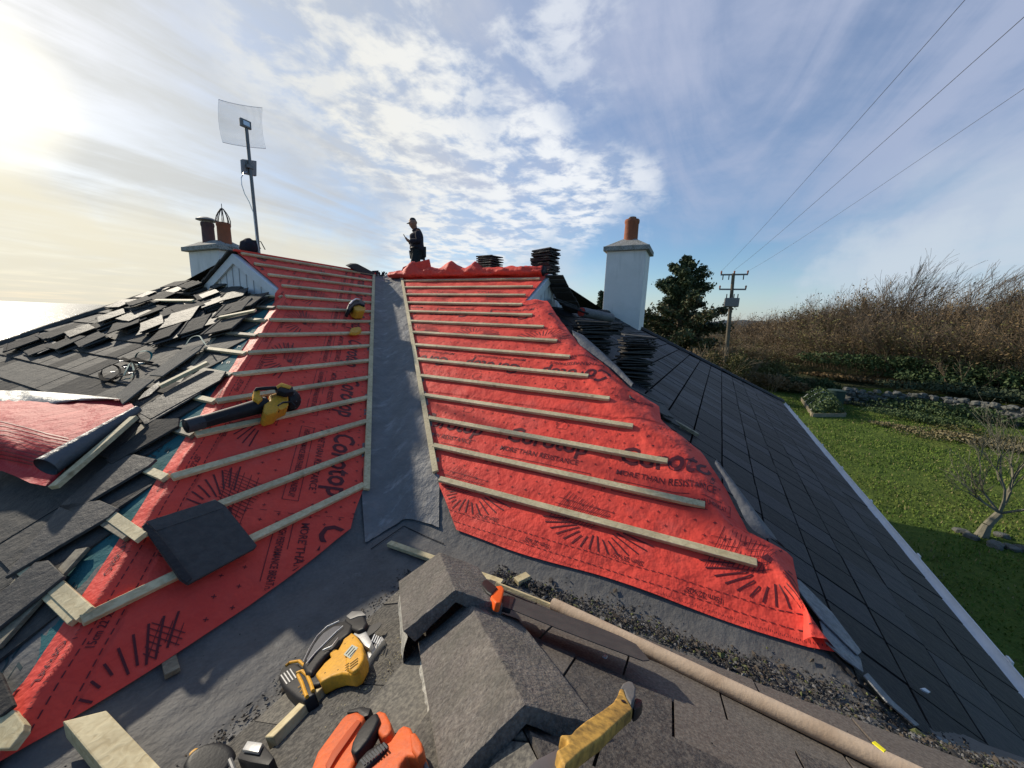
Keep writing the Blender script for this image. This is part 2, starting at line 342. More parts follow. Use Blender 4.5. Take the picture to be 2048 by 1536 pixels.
# ---- valley sheet and its timber edges
mb = MB(); NR_, NC = 190, 22
for i in range(NR_ + 1):
    t0 = i / NR_
    for j in range(NC + 1):
        c = -.335 + .91 * j / NC; s0 = -.01 - .15 * min(1, abs(c - .12) / .45) ** 1.2; s = s0 + t0 * (4.33 - s0)
        x = s + c / 2 + .06 * 0; y = s - c / 2
        b = max(0, (s + .0)); f = 1.0 if s > .25 else .8 + .2 * (s + .13) / .38
        x = s + c * f / 2; y = s - c * f / 2
        z = (hroof(x + .02, y) + hroof(x - .02, y) + hroof(x, y + .02) + hroof(x, y - .02)) / 4
        e = abs(c - .12) / .45
        z += .012 + .012 * e * noise.noise(V((s * 22 + c * 6, c * 3, 2))) + .006 * noise.noise(V((s * 7, c * 14, 7)))
        mb.v.append((x, y, z))
for i in range(NR_):
    for j in range(NC): a = i * (NC + 1) + j; mb.f.append((a, a + 1, a + NC + 2, a + NC + 1)); mb.mi.append(0)
part('valley_lining', mb, VALLM, smooth='all')
for (c, y00) in ((-.275, .33), (.515, .08)):
    s_ = 0
    for (a, b) in ((.30, 2.4), (2.41, 4.28)):
        mb = MB()
        def vp(q, c=c): x, y = (q + c, q) if c < 0 else (q + .49, q - .025); return V((x, y, T * max(x, y) + .022))
        if c > 0: a -= .35 if a < 1 else .4; b -= .4
        mb.bar(vp(a), vp(b), .05, .024, (0, -T, 1) if c < 0 else (-T, 0, 1)); part('valley_batten', mb, WOOD, bevel=.002)

# ---- red underlay, left slope
def nz3(x, y, z=0): return noise.noise(V((x, y, z)))
def feltL(x, y, lift=0):
    z = min(T * y, T * (x + HL)) if y < 3.22 else T * y
    d = abs(y - (x + HL)); k = ((y - .3439) / G); sag = .5 - .5 * math.cos(6.2832 * k)
    z += .012 + .006 * sag + (.010 * nz3(x * 1.7, y * 1.7, 3) + .006 * nz3(x * 5 + y * 3, y * 5, 9)) * (.4 + .6 * sag)
    if d < .16 and y < 3.2: z += .03 * (1 - d / .16) * (.6 + .9 * nz3(x * 3, y * 3, 5)) - .01
    return z + lift
def edgeL(x): return .035 + .030 * nz3(x * 1.6, 0, 2) + (.05 * max(0, 1 + (x + .5) / .5) if x > -1 else 0)
mb = MB(); NY, NX = 150, 110
for i in range(NY + 1):
    q = i / NY
    for j in range(NX + 1):
        yb = q * 4.36
        xl = min(yb - HL - .15 - .04 * nz3(yb * 2, 3), 1.40); xr = yb - .285
        if yb > 4.2: xr = yb - .285
        x = xl + (xr - xl) * j / NX
        y = yb if yb > .35 else edgeL(x) + (.35 - edgeL(x)) * yb / .35
        mb.v.append((x, y, feltL(x, y)))
for i in range(NY):
    for j in range(NX): a = i * (NX + 1) + j; mb.f.append((a, a + 1, a + NX + 2, a + NX + 1)); mb.mi.append(0)
nL = len(mb.f)
# ---- prints
def text_mesh(s, w, h, bold=0):
    cu = bpy.data.curves.new('t', 'FONT'); cu.body = s; cu.size = 1; cu.offset = bold; cu.resolution_u = 2; cu.fill_mode = 'FRONT'
    o = bpy.data.objects.new('t', cu); COL.objects.link(o); bpy.context.view_layer.update()
    me = bpy.data.meshes.new_from_object(o.evaluated_get(bpy.context.evaluated_depsgraph_get())); bpy.data.objects.remove(o); bpy.data.curves.remove(cu)
    xs = [v.co.x for v in me.vertices]; ys = [v.co.y for v in me.vertices]
    a, b, c, d = min(xs), max(xs), min(ys), max(ys)
    vs = [((v.co.x - a) / (b - a) * w, (v.co.y - c) / (d - c) * h) for v in me.vertices]
    fs = [tuple(p.vertices) for p in me.polygons]; bpy.data.meshes.remove(me); return vs, fs
TXT = {}
def strip_art(a0, a1):
    "flat artwork of one strip of membrane, a along it, b across it; list of (verts2d, faces)"
    art = []
    def q(*p): art.append((list(p), [tuple(range(len(p)))]))
    def ln(x0, y0, x1, y1, w):
        dx, dy = x1 - x0, y1 - y0; l = math.hypot(dx, dy); ox, oy = -dy / l * w / 2, dx / l * w / 2
        q((x0 + ox, y0 + oy), (x0 - ox, y0 - oy), (x1 - ox, y1 - oy), (x1 + ox, y1 + oy))
    def tx(s, x, y, w, h, bold=0, flip=False):
        k = (s, w, h, bold)
        if k not in TXT: TXT[k] = text_mesh(*k)
        vs, fs = TXT[k]
        art.append(([(x + w - px, y + h - py) if flip else (x + px, y + py) for px, py in vs], fs))
    n0, n1 = math.floor(a0), math.ceil(a1)
    for n in range(n0, n1):
        a = n
        tx('Corotop', a, .945, .74, .24, .018); tx('MORE THAN RESISTANCE', a + .0, .885, .70, .05, .004)
        tx('HIGH PERFORMANCE BREATHABLE ROOF UNDERLAY', a + .03, .765, .76, .042, .012)
        for y in (.735, .835): ln(a + .0, y, a + .82, y, .004)
        ln(a, .735, a, .835, .004); ln(a + .82, .735, a + .82, .835, .004)
        # house emblem
        c = a + .45; r = 1.30
        for (x0, y0, x1, y1) in ((-.05, -.04, .04, -.04), (.04, -.04, .05, .02), (-.05, -.04, -.045, .02), (-.045, .02, .0, .06), (0, .06, .05, .02), (-.045, .02, -.08, .03), (-.08, .03, -.03, .075), (-.03, .075, 0, .06)): ln(c + x0, r + y0, c + x1, r + y1, .004)
        # sun-ray fan with its lattice
        c = a + .96; r = .47
        for k in range(17):
            an = R(-172 + k * 10.25); ra, rb = .14 + .02 * math.sin(k * 1.3), .245 + .05 * abs(math.cos(an)) ** 2
            w = .009; ln(c + math.cos(an) * ra * 1.25, r + math.sin(an) * ra, c + math.cos(an) * rb * 1.35, r + math.sin(an) * rb * .95, w)
        for k in range(13):
            x = c - .34 + k * .026; ln(x, r - .12 + k * .004, x + .10, r + .16 - k * .008, .004)
        for k in range(5): ln(c - .36 + k * .012, r - .09 + k * .045, c + .02 + k * .02, r - .06 + k * .035, .003)
        q((c - .04, r + .0), (c + .02, r - .03), (c + .05, r - .005), (c + .01, r + .02))
        tx('20cm 28\u00b0x25\u00b0', a + .10, .235, .19, .032, .01, True); tx('15cm 22\u00b0x25\u00b0', a + .52, .165, .19, .032, .01, True)
        tx(('\u00dcBERLAPPUNG', 'OVERLAP', 'ZAK\u0141AD')[n % 3], a + .15, .055, .2, .032, .01, True); tx(('OVERLAP', 'ZAK\u0141AD', 'RECOUVREMENT')[n % 3], a + .65, .055, .16, .032, .01, True)
        tx('OVERLAP', a + .2, 1.42, .15, .03, .008); tx('\u00dcBERLAPPUNG', a + .62, 1.42, .19, .03, .008)
        for k in range(24): ln(a + k * .042, .225, a + k * .042 + .027, .225, .004)
        for k in range(24): ln(a + k * .042, .155, a + k * .042 + .027, .155, .004)
        for k in range(60): ln(a + k * .0167, .11, a + k * .0167, .118 + (.008 if k % 5 == 0 else 0), .003)
        for k in range(11): ln(a + .93, .55 + k * .08, a + .93, .59 + k * .08, .003)
        for i in range(9):
            for j in range(10):
                x = a + .05 + i * .112; y = .55 + j * .095
                if .93 < y < 1.2 and x < a + .74: continue
                if .70 < y < .86 and x < a + .84: continue
                o = .5 * (j % 2) * .112; ln(x + o - .011, y, x + o + .011, y, .004); ln(x + o, y - .011, x + o, y + .011, .004)
    return art
def lay_art(mb, art, tomap, inside, zf, mi=1):
    bm = bmesh.new()
    for vs, fs in art:
        pts = [tomap(a, b) for a, b in vs]
        if not any(inside(*p) for p in pts): continue
        bv = [bm.verts.new((p[0], p[1], 0)) for p in pts]
        for f in fs:
            try: bm.faces.new([bv[i] for i in f])
            except ValueError: pass
    for _ in range(2):
        es = [e for e in bm.edges if e.calc_length() > .07]
        if es: bmesh.ops.subdivide_edges(bm, edges=es, cuts=1)
        bmesh.ops.triangulate(bm, faces=[f for f in bm.faces if len(f.verts) > 4])
    bmesh.ops.triangulate(bm, faces=bm.faces)
    bad = [f for f in bm.faces if not all(inside(v.co.x, v.co.y) for v in f.verts)]
    bmesh.ops.delete(bm, geom=bad, context='FACES')
    o = len(mb.v); bm.verts.index_update()
    up = {}
    for v in bm.verts: mb.v.append(zf(v.co.x, v.co.y))
    for f in bm.faces: mb.f.append(tuple(v.index + o for v in f.verts)); mb.mi.append(mi)
    bm.free()
e1 = (.658, .753); e2 = (.753, -.658)
def mapL(a, b): s = -a; r = b - 1.5; return (s * e1[0] + r * e2[0], (s * e1[1] + r * e2[1]) * CT)
art = strip_art(-4, 2); sh = [([(x - .92 + 0, y) for x, y in vs], fs) for vs, fs in strip_art(-5, 3)]
def inL(x, y): return edgeL(x) + .006 < y < 4.33 and x < y - .30 and x > min(y - HL - .12, 1.41)
lay_art(mb, [([(x - .92, y) for x, y in vs], fs) for vs, fs in strip_art(-5, 3)], mapL, inL, lambda x, y: (x, y, feltL(x, y) + .0035))
# a second strip lies left of the first
lay_art(mb, [([(x - .4, y) for x, y in vs], fs) for vs, fs in strip_art(-5, 1)], lambda a, b: mapL(a, b - 1.46), lambda x, y: inL(x, y), lambda x, y: (x, y, feltL(x, y) + .004))
ul = part('underlay', mb, [RED, PRINT], smooth='all'); ul['label'] = 'red printed underlay on the shaded left slope'

# ---- red underlay, right slope
OUT = [(.08, (1606, 1286), .3), (.16, (1607, 1250), .3), (.30, (1600, 1190), .3), (.50, (1584, 1112), .3), (.60, (1500, 1068), .35), (.72, (1478, 1030), .35), (.86, (1450, 975), .4), (1.14, (1400, 900), .35), (1.38, (1322, 842), .35), (1.55, (1318, 812), .3), (1.73, (1258, 775), .25), (2.0, (1216, 735), .2), (2.35, (1160, 690), .15), (2.6, (1140, 665), .1), (3.0, (1112, 628), .05), (3.3, (1092, 597), .03)]
OUT3 = [(x, on(*p, PR).lerp(on(*p, PH2, .03), k)) for x, p, k in OUT]
def outer(x):
    if x <= OUT3[0][0]: return OUT3[0][1]
    for (a, p), (b, q) in zip(OUT3[:-1], OUT3[1:]):
        if x <= b: return p.lerp(q, (x - a) / (b - a))
    return OUT3[-1][1]
def edgeR(y): return .085 + .02 * nz3(y * 1.5, 5, 2)
def feltR(x, y, lift=0):
    k = (x - .3899) / G; sag = .5 - .5 * math.cos(6.2832 * k)
    bumps = (.013 * nz3(x * 2, y * 1.4, 13) + .009 * nz3(x * 6, y * 4 + x * 2, 19)) * (.35 + .65 * sag)
    yh = x - HR if x < 3.25 else .46
    if y >= yh or x > 3.3:
        z = T * x + .012 + .008 * sag + bumps
        if y - yh < .12 and x < 3.25: z += .02 * (1 - (y - yh) / .12)
        return V((x, y, z + lift))
    q = min(1, (yh - y) / .33); A = V((x, yh, T * x + .032)); B = outer(x)
    p = A.lerp(B, q); p.z += .035 * math.sin(q * 3.14) * (1 + 1.2 * nz3(x * 2.3, 1)) + .018 * nz3(x * 9, q * 3) + lift
    return p
mb = MB(); NX, NY, NF = 150, 90, 12
for i in range(NX + 1):
    q = i / NX; xb = .0 + q * 4.27
    for j in range(NY + NF + 1):
        yh = (xb - HR) if xb < 3.25 else .46; yv = xb - .525
        if j <= NY: y = yv + (yh - yv) * j / NY
        else: y = yh - .33 * (j - NY) / NF if xb < 3.27 else yh - .001 * (j - NY)
        x = xb if xb > .35 else edgeR(y) + (.35 - edgeR(y)) * xb / .35
        mb.v.append(tuple(feltR(x, y)))
for i in range(NX):
    for j in range(NY + NF): a = i * (NY + NF + 1) + j; mb.f.append((a, a + 1, a + NY + NF + 2, a + NY + NF + 1)); mb.mi.append(0)
def inR(x, y): return x > edgeR(y) + .006 and x < 4.2 and y < x - .56 and y > (x - HR - .30 if x < 3.2 else .48)
def bandR(lo, hi): return lambda x, y: inR(x, y) and lo < x / CT < hi
lay_art(mb, [([(x + .5, y) for x, y in vs], fs) for vs, fs in strip_art(-2, 4)], lambda a, b: (b * CT, -a), bandR(0, 1.5), lambda x, y: tuple(feltR(x, y, .0035)))
lay_art(mb, [([(x - .19, y) for x, y in vs], fs) for vs, fs in strip_art(-3, 4)], lambda a, b: ((3.16 - b) * CT, a), bandR(1.53, 2.94), lambda x, y: tuple(feltR(x, y, .0035)))
lay_art(mb, [([(x + .2, y) for x, y in vs], fs) for vs, fs in strip_art(-3, 5)], lambda a, b: ((4.40 - b) * CT, a), bandR(2.97, 4.3), lambda x, y: tuple(feltR(x, y, .0035)))
# laps of the strips
for vv in (1.50, 2.95):
    for k in range(60):
        ya = vv * CT - HR - .28 + k * .058; yb = ya + .06
        if yb > vv * CT - .56: break
        o = len(mb.v); w = .012 + .006 * nz3(ya * 3, vv)
        for (yy, xx, l) in ((ya, vv * CT, .009), (yb, vv * CT, .009), (yb, vv * CT - w, .001), (ya, vv * CT - w, .001)): mb.v.append(tuple(feltR(xx, yy, l)))
        mb.f.append((o, o + 1, o + 2, o + 3)); mb.mi.append(0)
ul = part('underlay', mb, [RED, PRINT], smooth='all'); ul['label'] = 'bright sunlit red printed underlay on the right slope, its edge loose over the hip'
# grey back of the membrane where its edge curls over
for (inn, outp) in ((((1146, 672), (1160, 692), (1190, 714), (1222, 738), (1262, 776)), ((1140, 662), (1166, 672), (1200, 702), (1242, 742), (1270, 774))),
                    (((1428, 932), (1452, 972), (1474, 1010), (1490, 1044), (1504, 1062), (1530, 1080)), ((1434, 926), (1474, 976), (1512, 1028), (1545, 1070), (1562, 1096), (1575, 1106)))):
    mb = MB(); n = len(inn); kk = .16 if inn[0][0] < 1200 else .38
    for r in range(5):
        for i in range(n):
            f = r / 4; x = inn[i][0] + (outp[i][0] - inn[i][0]) * f; y = inn[i][1] + (outp[i][1] - inn[i][1]) * f
            p = on(x, y, PR).lerp(on(x, y, PH2, .03), kk); p.z += .03 * math.sin(f * 3.14) + .012; mb.v.append(tuple(p))
    for r in range(4):
        for i in range(n - 1): a = r * n + i; mb.f.append((a, a + 1, a + n + 1, a + n)); mb.mi.append(0)
    part('curled_edge', mb, GREYF, smooth='all')
# ---- teal membrane beside the hip
mb = MB(); NA, NB = 90, 10
def teal(s, c):       # s along the hip, c out from it
    x = s - HL; y = s + c; return V((x, y, T * s - .002 + .007 * nz3(x * 4, y * 4, 8)))
for i in range(NA + 1):
    for j in range(NB + 1): mb.v.append(tuple(teal(-.05 + 3.3 * i / NA, .0 + .85 * j / NB)))
for i in range(NA):
    for j in range(NB): a = i * (NB + 1) + j; mb.f.append((a, a + 1, a + NB + 2, a + NB + 1)); mb.mi.append(0)
art = []
for n in range(4):
    vs, fs = text_mesh('EUROTOP N 35', .62, .085, .01); art.append(([(x + n * .8, y) for x, y in vs], fs))
    vs, fs = text_mesh('S       L       S', .60, .05, .0); art.append(([(x + n * .8, y + .14) for x, y in vs], fs))
lay_art(mb, art, lambda a, b: (2.9 - a, .42 - b), lambda x, y: -.05 < x < 3.2, lambda s, c: tuple(teal(s * .82, c) + V((0, 0, .004))))
part('teal_underlay', mb, [TEAL, TEALP], smooth='all')

# ---- battens
KL = [(729, 978, 170, 1250), (731, 905, 269, 1085), (732, 846, 349, 962), (735, 800, 400, 876), (738, 761, 437, 805), (739, 724, 471, 753), (740, 695, 496, 714), (741, 670, 512, 678), (742, 647, 535, 647)]
Y0 = .34372; X0 = .38990
def batten(a, b, n, mt=WOOD, w=.048, h=.029):
    mb = MB(); a = V(a); b = V(b); k = max(1, int((b - a).length / .8)); pts = [a.lerp(b, i / k) for i in range(k + 1)]
    mb.bar(a, b, w, h, n); return part('batten', mb, mt, bevel=.0025, seg=1)
for k in range(15):
    y = Y0 + k * G
    if y > YR - .08: break
    xl = y - HL + .02 * rnd.uniform(-1, 1); xr = y - .305
    if y > 3.2: xl = 1.42 + (YR - y) * .05
    z = T * y + .017
    batten((xl, y, z + rnd.uniform(0, .003)), (xr, y, z), PL.n)
    if y < 3.2:   # the short ends on the hip end slope
        ye = y + .50; x = xl - .0
        batten((y - HL - .005, y + .03, z - .008), (y - HL - .005, ye + .25, z - .008), PH1.n, WOODG if k % 2 else WOOD)
batten((-.3, YR - .04, T * (YR - .04) + .01), (0, 0, 0), PL.n) if False else None
for k in range(15):
    x = X0 + k * G
    if x > YR - .05: break
    yl = x - HR + .02 * rnd.uniform(-1, 1); yr = x - .545
    if x > 3.2: yl = .49 + .02
    z = T * x + .020
    batten((x, yr, z), (x, yl, z + rnd.uniform(0, .004)), PR.n)
# long rafters' counter battens showing beside the tiles on the hip end slope
for (a, b) in ((.40, .62), (.52, 1.2)):
    pass
cb = MB(); A = teal(.10, .70); B = teal(2.2, .80); cb.bar(A + V((0, 0, .006)), B + V((0, 0, .006)), .06, .012, PH1.n); part('hip_board', cb, WOODG)

# ---- gablets
GAPM = mat('board_shadow_gap', (.30, .30, .31), .8)
def gablet(peak, left, right, outn, name):
    peak, left, right, outn = V(peak), V(left), V(right), V(outn); g = bpy.data.objects.new('gablet', None); COL.objects.link(g); g.parent = house
    g.matrix_basis = Matrix.Translation(V((0, 0, 0)))
    dn = V((0, 0, -1)); mb = MB()
    mb.prism([left, right, peak], -outn * .05); o = mb.build('boarding', PAINT, g)
    n = 13
    for i in range(1, n):
        f = i / n; base = left.lerp(right, f); hgt = (peak.z - left.z) * (1 - abs(2 * f - 1)) - .06
        if hgt > .03: mb = MB(); mb.bar(base + outn * .003, base + outn * .003 + V((0, 0, hgt)), .007, .004, outn); mb.build('board_joint', GAPM, g)
    for (s, e) in ((left, peak), (right, peak)):
        d = (e - s).normalized(); mb = MB(); s2 = s - d * .12; side = outn.cross(d); side = side if side.z < 0 else -side
        mb.prism([s2, e + d * .0, e + V((0, 0, -.14)), s2 + side * .12], outn * .035)
        mb.build('bargeboard', PAINT, g, bevel=.003)
        mb = MB(); up = -side
        for kk in range(5 if (e - s).dot(V((0, 1, 0)) + V((-1, 0, 0))) < 0 and name == 'l' or name == 'r' and s is right else 0):
            a = s2.lerp(e, kk / 5) + up * .012; b = s2.lerp(e, (kk + 1.06) / 5) + up * .03
            mb.bar(a + outn * .0, b + outn * .0, .16, .02, up)
        if mb.v: mb.build('verge_tile', SLATE, g)
    return g
gablet((1.38, YR, ZR - .03), (1.38, YR + 1.10, 1.80), (1.38, YR - 1.10, 1.80), (-1, 0, 0), 'l')
gablet((YR, .44, ZR - .03), (YR - 1.08, .44, 1.81), (YR + 1.10, .44, 1.80), (0, -1, 0), 'r')
# ---- ridge line of the left slope and hip capping
mb = MB(); mb.bar((1.36, YR - .03, ZR + .005), (4.1, YR - .03, ZR + .005), .05, .03, (0, 0, 1)); part('ridge_board', mb, RED)
def hipcap(a, b, mt, w=.13, n=12, hgt=.05):
    a = V(a); b = V(b); d = (b - a).normalized(); side = d.cross(V((0, 0, 1))).normalized(); up = side.cross(d); mb = MB(); r2 = random.Random(3)
    for i in range(n):
        p = a.lerp(b, i / n) + up * (.0 + r2.uniform(0, .025)); q = a.lerp(b, (i + 1.05) / n) + up * .012
        for pp in (0,):
            vs = []
            for c in (p, q):
                for (sx, sz) in ((-w, -.02), (-w * .55, hgt * .7), (0, hgt), (w * .55, hgt * .7), (w, -.02)): vs.append(c + side * sx + up * sz)
            mb.add(vs, [(k, k + 1, k + 6, k + 5) for k in range(4)] + [(0, 5, 9, 4), (4, 3, 2, 1, 0), (5, 6, 7, 8, 9)])
    return part('hip_capping', mb, mt)
hipcap(T1, E1, SLATEH, n=14); hipcap(T2, B2, SLATEB, w=.14, n=16, hgt=.07); hipcap((5.44, .44, 1.78), T2, SLATEB, n=10, hgt=.06)
# ---- gutter along the right eaves
gd = (B2 - A2).normalized(); gs = V((gd.y, -gd.x, 0)).normalized(); mb = MB(); A3 = A2 - gd * 1.6; B3 = B2 + gd * .05
NG = 9; vs = []
for P_ in (A3, B3):
    for k in range(NG + 1):
        an = R(180 * k / NG); vs.append(P_ + gs * (.02 + .055 - .055 * math.cos(an)) + V((0, 0, -.03 - .055 * math.sin(an))))
    for k in range(NG, -1, -1):
        an = R(180 * k / NG); vs.append(P_ + gs * (.02 + .055 - .048 * math.cos(an)) + V((0, 0, -.03 - .048 * math.sin(an))))
n2 = 2 * (NG + 1); mb.add(vs, [(k, (k + 1) % n2, (k + 1) % n2 + n2, k + n2) for k in range(n2)] + [tuple(range(n2)), tuple(range(2 * n2 - 1, n2 - 1, -1))])
gt = part('rain_gutter', mb, PAINT, smooth=True)
for k in range(9):
    c = A3.lerp(B3, (k + .5) / 9); mb = MB(); mb.bar(c - gd * .03 + gs * .135 + V((0, 0, -.05)), c + gd * .03 + gs * .135 + V((0, 0, -.05)), .012, .035, (0, 0, 1)); mb.build('gutter_bracket', PAINT, gt)
# ---- walls
GZ = -3.3
def wall(a, b, z1):
    mb = MB(); a = V(a); b = V(b); d = (b - a).normalized(); nn = V((d.y, -d.x, 0)); mb.prism([V((a.x, a.y, z1)), V((b.x, b.y, z1)), V((b.x, b.y, GZ - .3)), V((a.x, a.y, GZ - .3))], -nn * .3); return part('wall', mb, RENDER)
wy = A2.y + .35
wall((-6, -3.65, 0), (10.9, -4.2, 0), -.72); wall((10.9, -4.2, 0), (10.9, 9.0, 0), -.72); wall((-2.5, 9, 0), (-2.5, -3.4, 0), -.72)
wall((10.9, 9, 0), (-2.5, 9, 0), -.72)
# ---- near hip: big angular ridge tiles
def ridge_tile(a, b, leg=.235, th=.028, collar=True, mt=RIDGE, lift=.0):
    a = V(a); b = V(b); mb = MB(); d = (b - a).normalized(); side = d.cross(V((0, 0, 1))).normalized(); up = side.cross(d)
    an = R(29); n = 12
    def prof(off, s):
        pts = []
        for k in range(-n, n + 1):
            q = k / n; x = q * leg * math.cos(R(28)); z = -abs(q) * leg * math.sin(R(28)) + .012 * (1 - min(1, abs(q) * 4)) * 0
            z += -.004 * noise.noise(V((s * 7, q * 6, a.x * 9)))
            pts.append((x * (1 + off / leg), z + off * 1.0))
        return pts
    st_ = 9; L_ = (b - a).length; rows = []
    for i in range(st_ + 1):
        f = i / st_; c = a.lerp(b, f)
        rows.append(([c + side * x + up * z for x, z in prof(0, f)], [c + side * x + up * z for x, z in prof(-th, f)]))
    m2 = 2 * n + 1; vs = []
    for t_, u_ in rows: vs += t_ + u_
    w2 = 2 * m2; fs = []
    for i in range(st_):
        for k in range(m2 - 1):
            fs.append((i * w2 + k, i * w2 + k + 1, (i + 1) * w2 + k + 1, (i + 1) * w2 + k)); fs.append((i * w2 + m2 + k + 1, i * w2 + m2 + k, (i + 1) * w2 + m2 + k, (i + 1) * w2 + m2 + k + 1))
        fs.append((i * w2, (i + 1) * w2, (i + 1) * w2 + m2, i * w2 + m2)); fs.append((i * w2 + m2 - 1, i * w2 + w2 - 1, (i + 1) * w2 + w2 - 1, (i + 1) * w2 + m2 - 1))
    for i in (0, st_):
        for k in range(m2 - 1): fs.append((i * w2 + k, i * w2 + m2 + k, i * w2 + m2 + k + 1, i * w2 + k + 1))
    mb.add(vs, fs); return part('ridge_tile', mb, mt, smooth=True, bevel=.004, seg=2)
PHX = Plane((1, -1, 0), .285); PHY = Plane((1, -1, 0), .365)
r0 = on(878, 1104, PHX); r1 = on(911, 1180, PHX); r2 = on(944, 1214, PHY); r3 = on(1050, 1408, PHY)
d01 = (r0 - r1).normalized(); d23 = (r3 - r2).normalized()
ridge_tile(r1, r0, leg=.222, th=.046)
ridge_tile(r3, r2 - d23 * .06, leg=.226, th=.042)
d34 = V((-.62, -.62, .36)).normalized(); r4 = r3 + V((.035, -.035, -.13)); ridge_tile(r4 + d34 * .46, r4 - d34 * .08, leg=.235, th=.034)
MORTAR = mat('pale_mortar', (.42, .40, .35), .95, var=(20, .8, (.16, .15, .13), 70, .6, (.55, .52, .46)), bump=(50, .9))
# mortar bedding closing the gap between the ridge tiles and the slopes
for (P_, Q_, lg) in ((r0, r1, .208), (r2, r3, .212)):
    dd = (Q_ - P_).normalized(); side = -dd.cross(V((0, 0, 1))).normalized(); up = side.cross(-dd).normalized(); up = up if up.z > 0 else -up
    for sgn in (-1, 1):
        mb = MB(); n = 26; m_ = 5
        for k in range(n + 1):
            c = P_.lerp(Q_, k / n); e = c + side * (sgn * lg * math.cos(R(28))) - up * (lg * math.sin(R(28)) + .030)
            b = e + side * sgn * .012; b.z = (zon(PNL, b.x, b.y) if (b.x - b.y) < .36 else zon(PNR, b.x, b.y)) - .01
            for q in range(m_ + 1):
                f = q / m_; v = e.lerp(b, f) + side * sgn * (.012 * math.sin(f * 3.14) + .010 * nz3(k * .5, q * .7, lg * 9 + sgn) - .004); mb.v.append(tuple(v))
        for k in range(n):
            for q in range(m_): a = k * (m_ + 1) + q; mb.f.append((a, a + 1, a + m_ + 2, a + m_ + 1)); mb.mi.append(0)
        part('mortar_bedding', mb, MORTAR, smooth='all')
# ---------------------------------------------------------------- chimneys
def chimney(x0, y0, w, d, zb, zt, cap=.09, caph=.09, fl=.13):
    "x0,y0 = near corner, w along +x, d along +y"
    ch = bpy.data.objects.new('chimney', None); COL.objects.link(ch); ch.parent = house; ch.matrix_basis = Matrix.Identity(4)
    mb = MB(); mb.box((x0 + w / 2, y0 + d / 2, (zb + zt) / 2), w, d, zt - zb); mb.build('stack', RENDER, ch, bevel=.012)
    mb = MB(); mb.box((x0 + w / 2, y0 + d / 2, zt + caph / 2), w + 2 * cap, d + 2 * cap, caph)
    z1 = zt + caph; e = cap - .02
    vs = [(x0 - e, y0 - e, z1 - .002), (x0 + w + e, y0 - e, z1 - .002), (x0 + w + e, y0 + d + e, z1 - .002), (x0 - e, y0 + d + e, z1 - .002)]
    k = min(w, d) * .33; vs += [(x0 + k, y0 + k, z1 + fl), (x0 + w - k, y0 + k, z1 + fl), (x0 + w - k, y0 + d - k, z1 + fl), (x0 + k, y0 + d - k, z1 + fl)]
    mb.add(vs, [(0, 1, 5, 4), (1, 2, 6, 5), (2, 3, 7, 6), (3, 0, 4, 7), (4, 5, 6, 7)]); mb.build('cap', LICHEN, ch, bevel=.012)
    return ch
ca = atd(1208, 500, 10.5); cb_ = atd(1292, 500, 10.5); c_ = atd(1214, 500, 10.5)
cx0 = cb_.x; yR_ = cb_.y; wR = on(1214, 500, Plane((1, 0, 0), cx0)).y - yR_
zt = on(1290, 502, Plane((1, 0, 0), cx0)).z
ch = chimney(cx0, yR_, 1.0, wR, 1.0, zt + .03, cap=.085, caph=.12, fl=.24)
def pot(cx, cy, z, r, h, mt, ch):
    mb = MB(); M = Matrix.Translation(V((cx, cy, z)))
    mb.lathe([(r * 1.06, 0), (r * 1.06, .03), (r, .04), (r * .97, h * .8), (r * 1.06, h * .86), (r * 1.06, h * .95), (r * 1.0, h), (r * .8, h), (r * .8, h - .05)], M, 24)
    return mb.build('chimney_pot', mt, ch, smooth=True)
pz = zt + .10; pr = .145
p_ = on(1262, 470, Plane((1, 0, 0), cx0 + .45)); tp = on(1262, 440, Plane((1, 0, 0), cx0 + .45)).z
po = pot(cx0 + .45, p_.y, zt + .33, (on(1249, 450, Plane((1, 0, 0), cx0 + .45)).y - on(1277, 450, Plane((1, 0, 0), cx0 + .45)).y) / 2, tp - zt - .33, TERRA, ch)
mb = MB(); mb.lathe([(.07, 0), (.07, .05), (.10, .055), (.10, .075), (.06, .08)], Matrix.Translation(V((cx0 + .45, p_.y, tp - .01))), 16); mb.build('pot_insert', LICHEN, po, smooth=True)
# left chimney
k0 = atd(436, 497, 9.15); PX = Plane((1, 0, 0), k0.x); PY = Plane((0, 1, 0), k0.y)
dL = on(376, 497, PX).y - k0.y; wL = on(487, 505, PY).x - k0.x
zt = on(436, 492, PX).z - .02
ch = chimney(k0.x, k0.y, wL, dL, 1.0, zt - .04, cap=.085, caph=.085)
PM = Plane((1, 0, 0), k0.x + wL * .45)
cp = on(449, 474, PM); w2 = .112
po = pot(cp.x, cp.y, zt + .10, w2, on(446, 446, PM).z - zt - .10, TERRA, ch)
mb = MB(); tz = on(446, 447, PM).z; ap = on(444, 414, PM).z
for k in range(8):
    an = k * math.pi / 4 + .2
    pts = [V((cp.x + math.cos(an) * w2 * 1.0 * f, cp.y + math.sin(an) * w2 * 1.0 * f, tz - .02 + (ap - tz) * g)) for f, g in ((1, 0), (1.02, .25), (.86, .5), (.55, .75), (.2, .95), (0, 1.0))]
    mb.tube(pts, .008, 5)
mb.tube([V((cp.x, cp.y, ap - .02)), V((cp.x, cp.y, ap + .06))], .006, 5); mb.build('wire_cage', BLACK, po)
PM2 = Plane((1, 0, 0), k0.x + wL * .40)
cq = on(417, 472, PM2); w3 = .105
po = pot(cq.x, cq.y, zt + .10, w3, on(418, 445, PM2).z - zt - .10, mat('sooty_pot', (.16, .085, .075), .85, var=(9, .8, (.08, .06, .06)), bump=(30, .3)), ch)
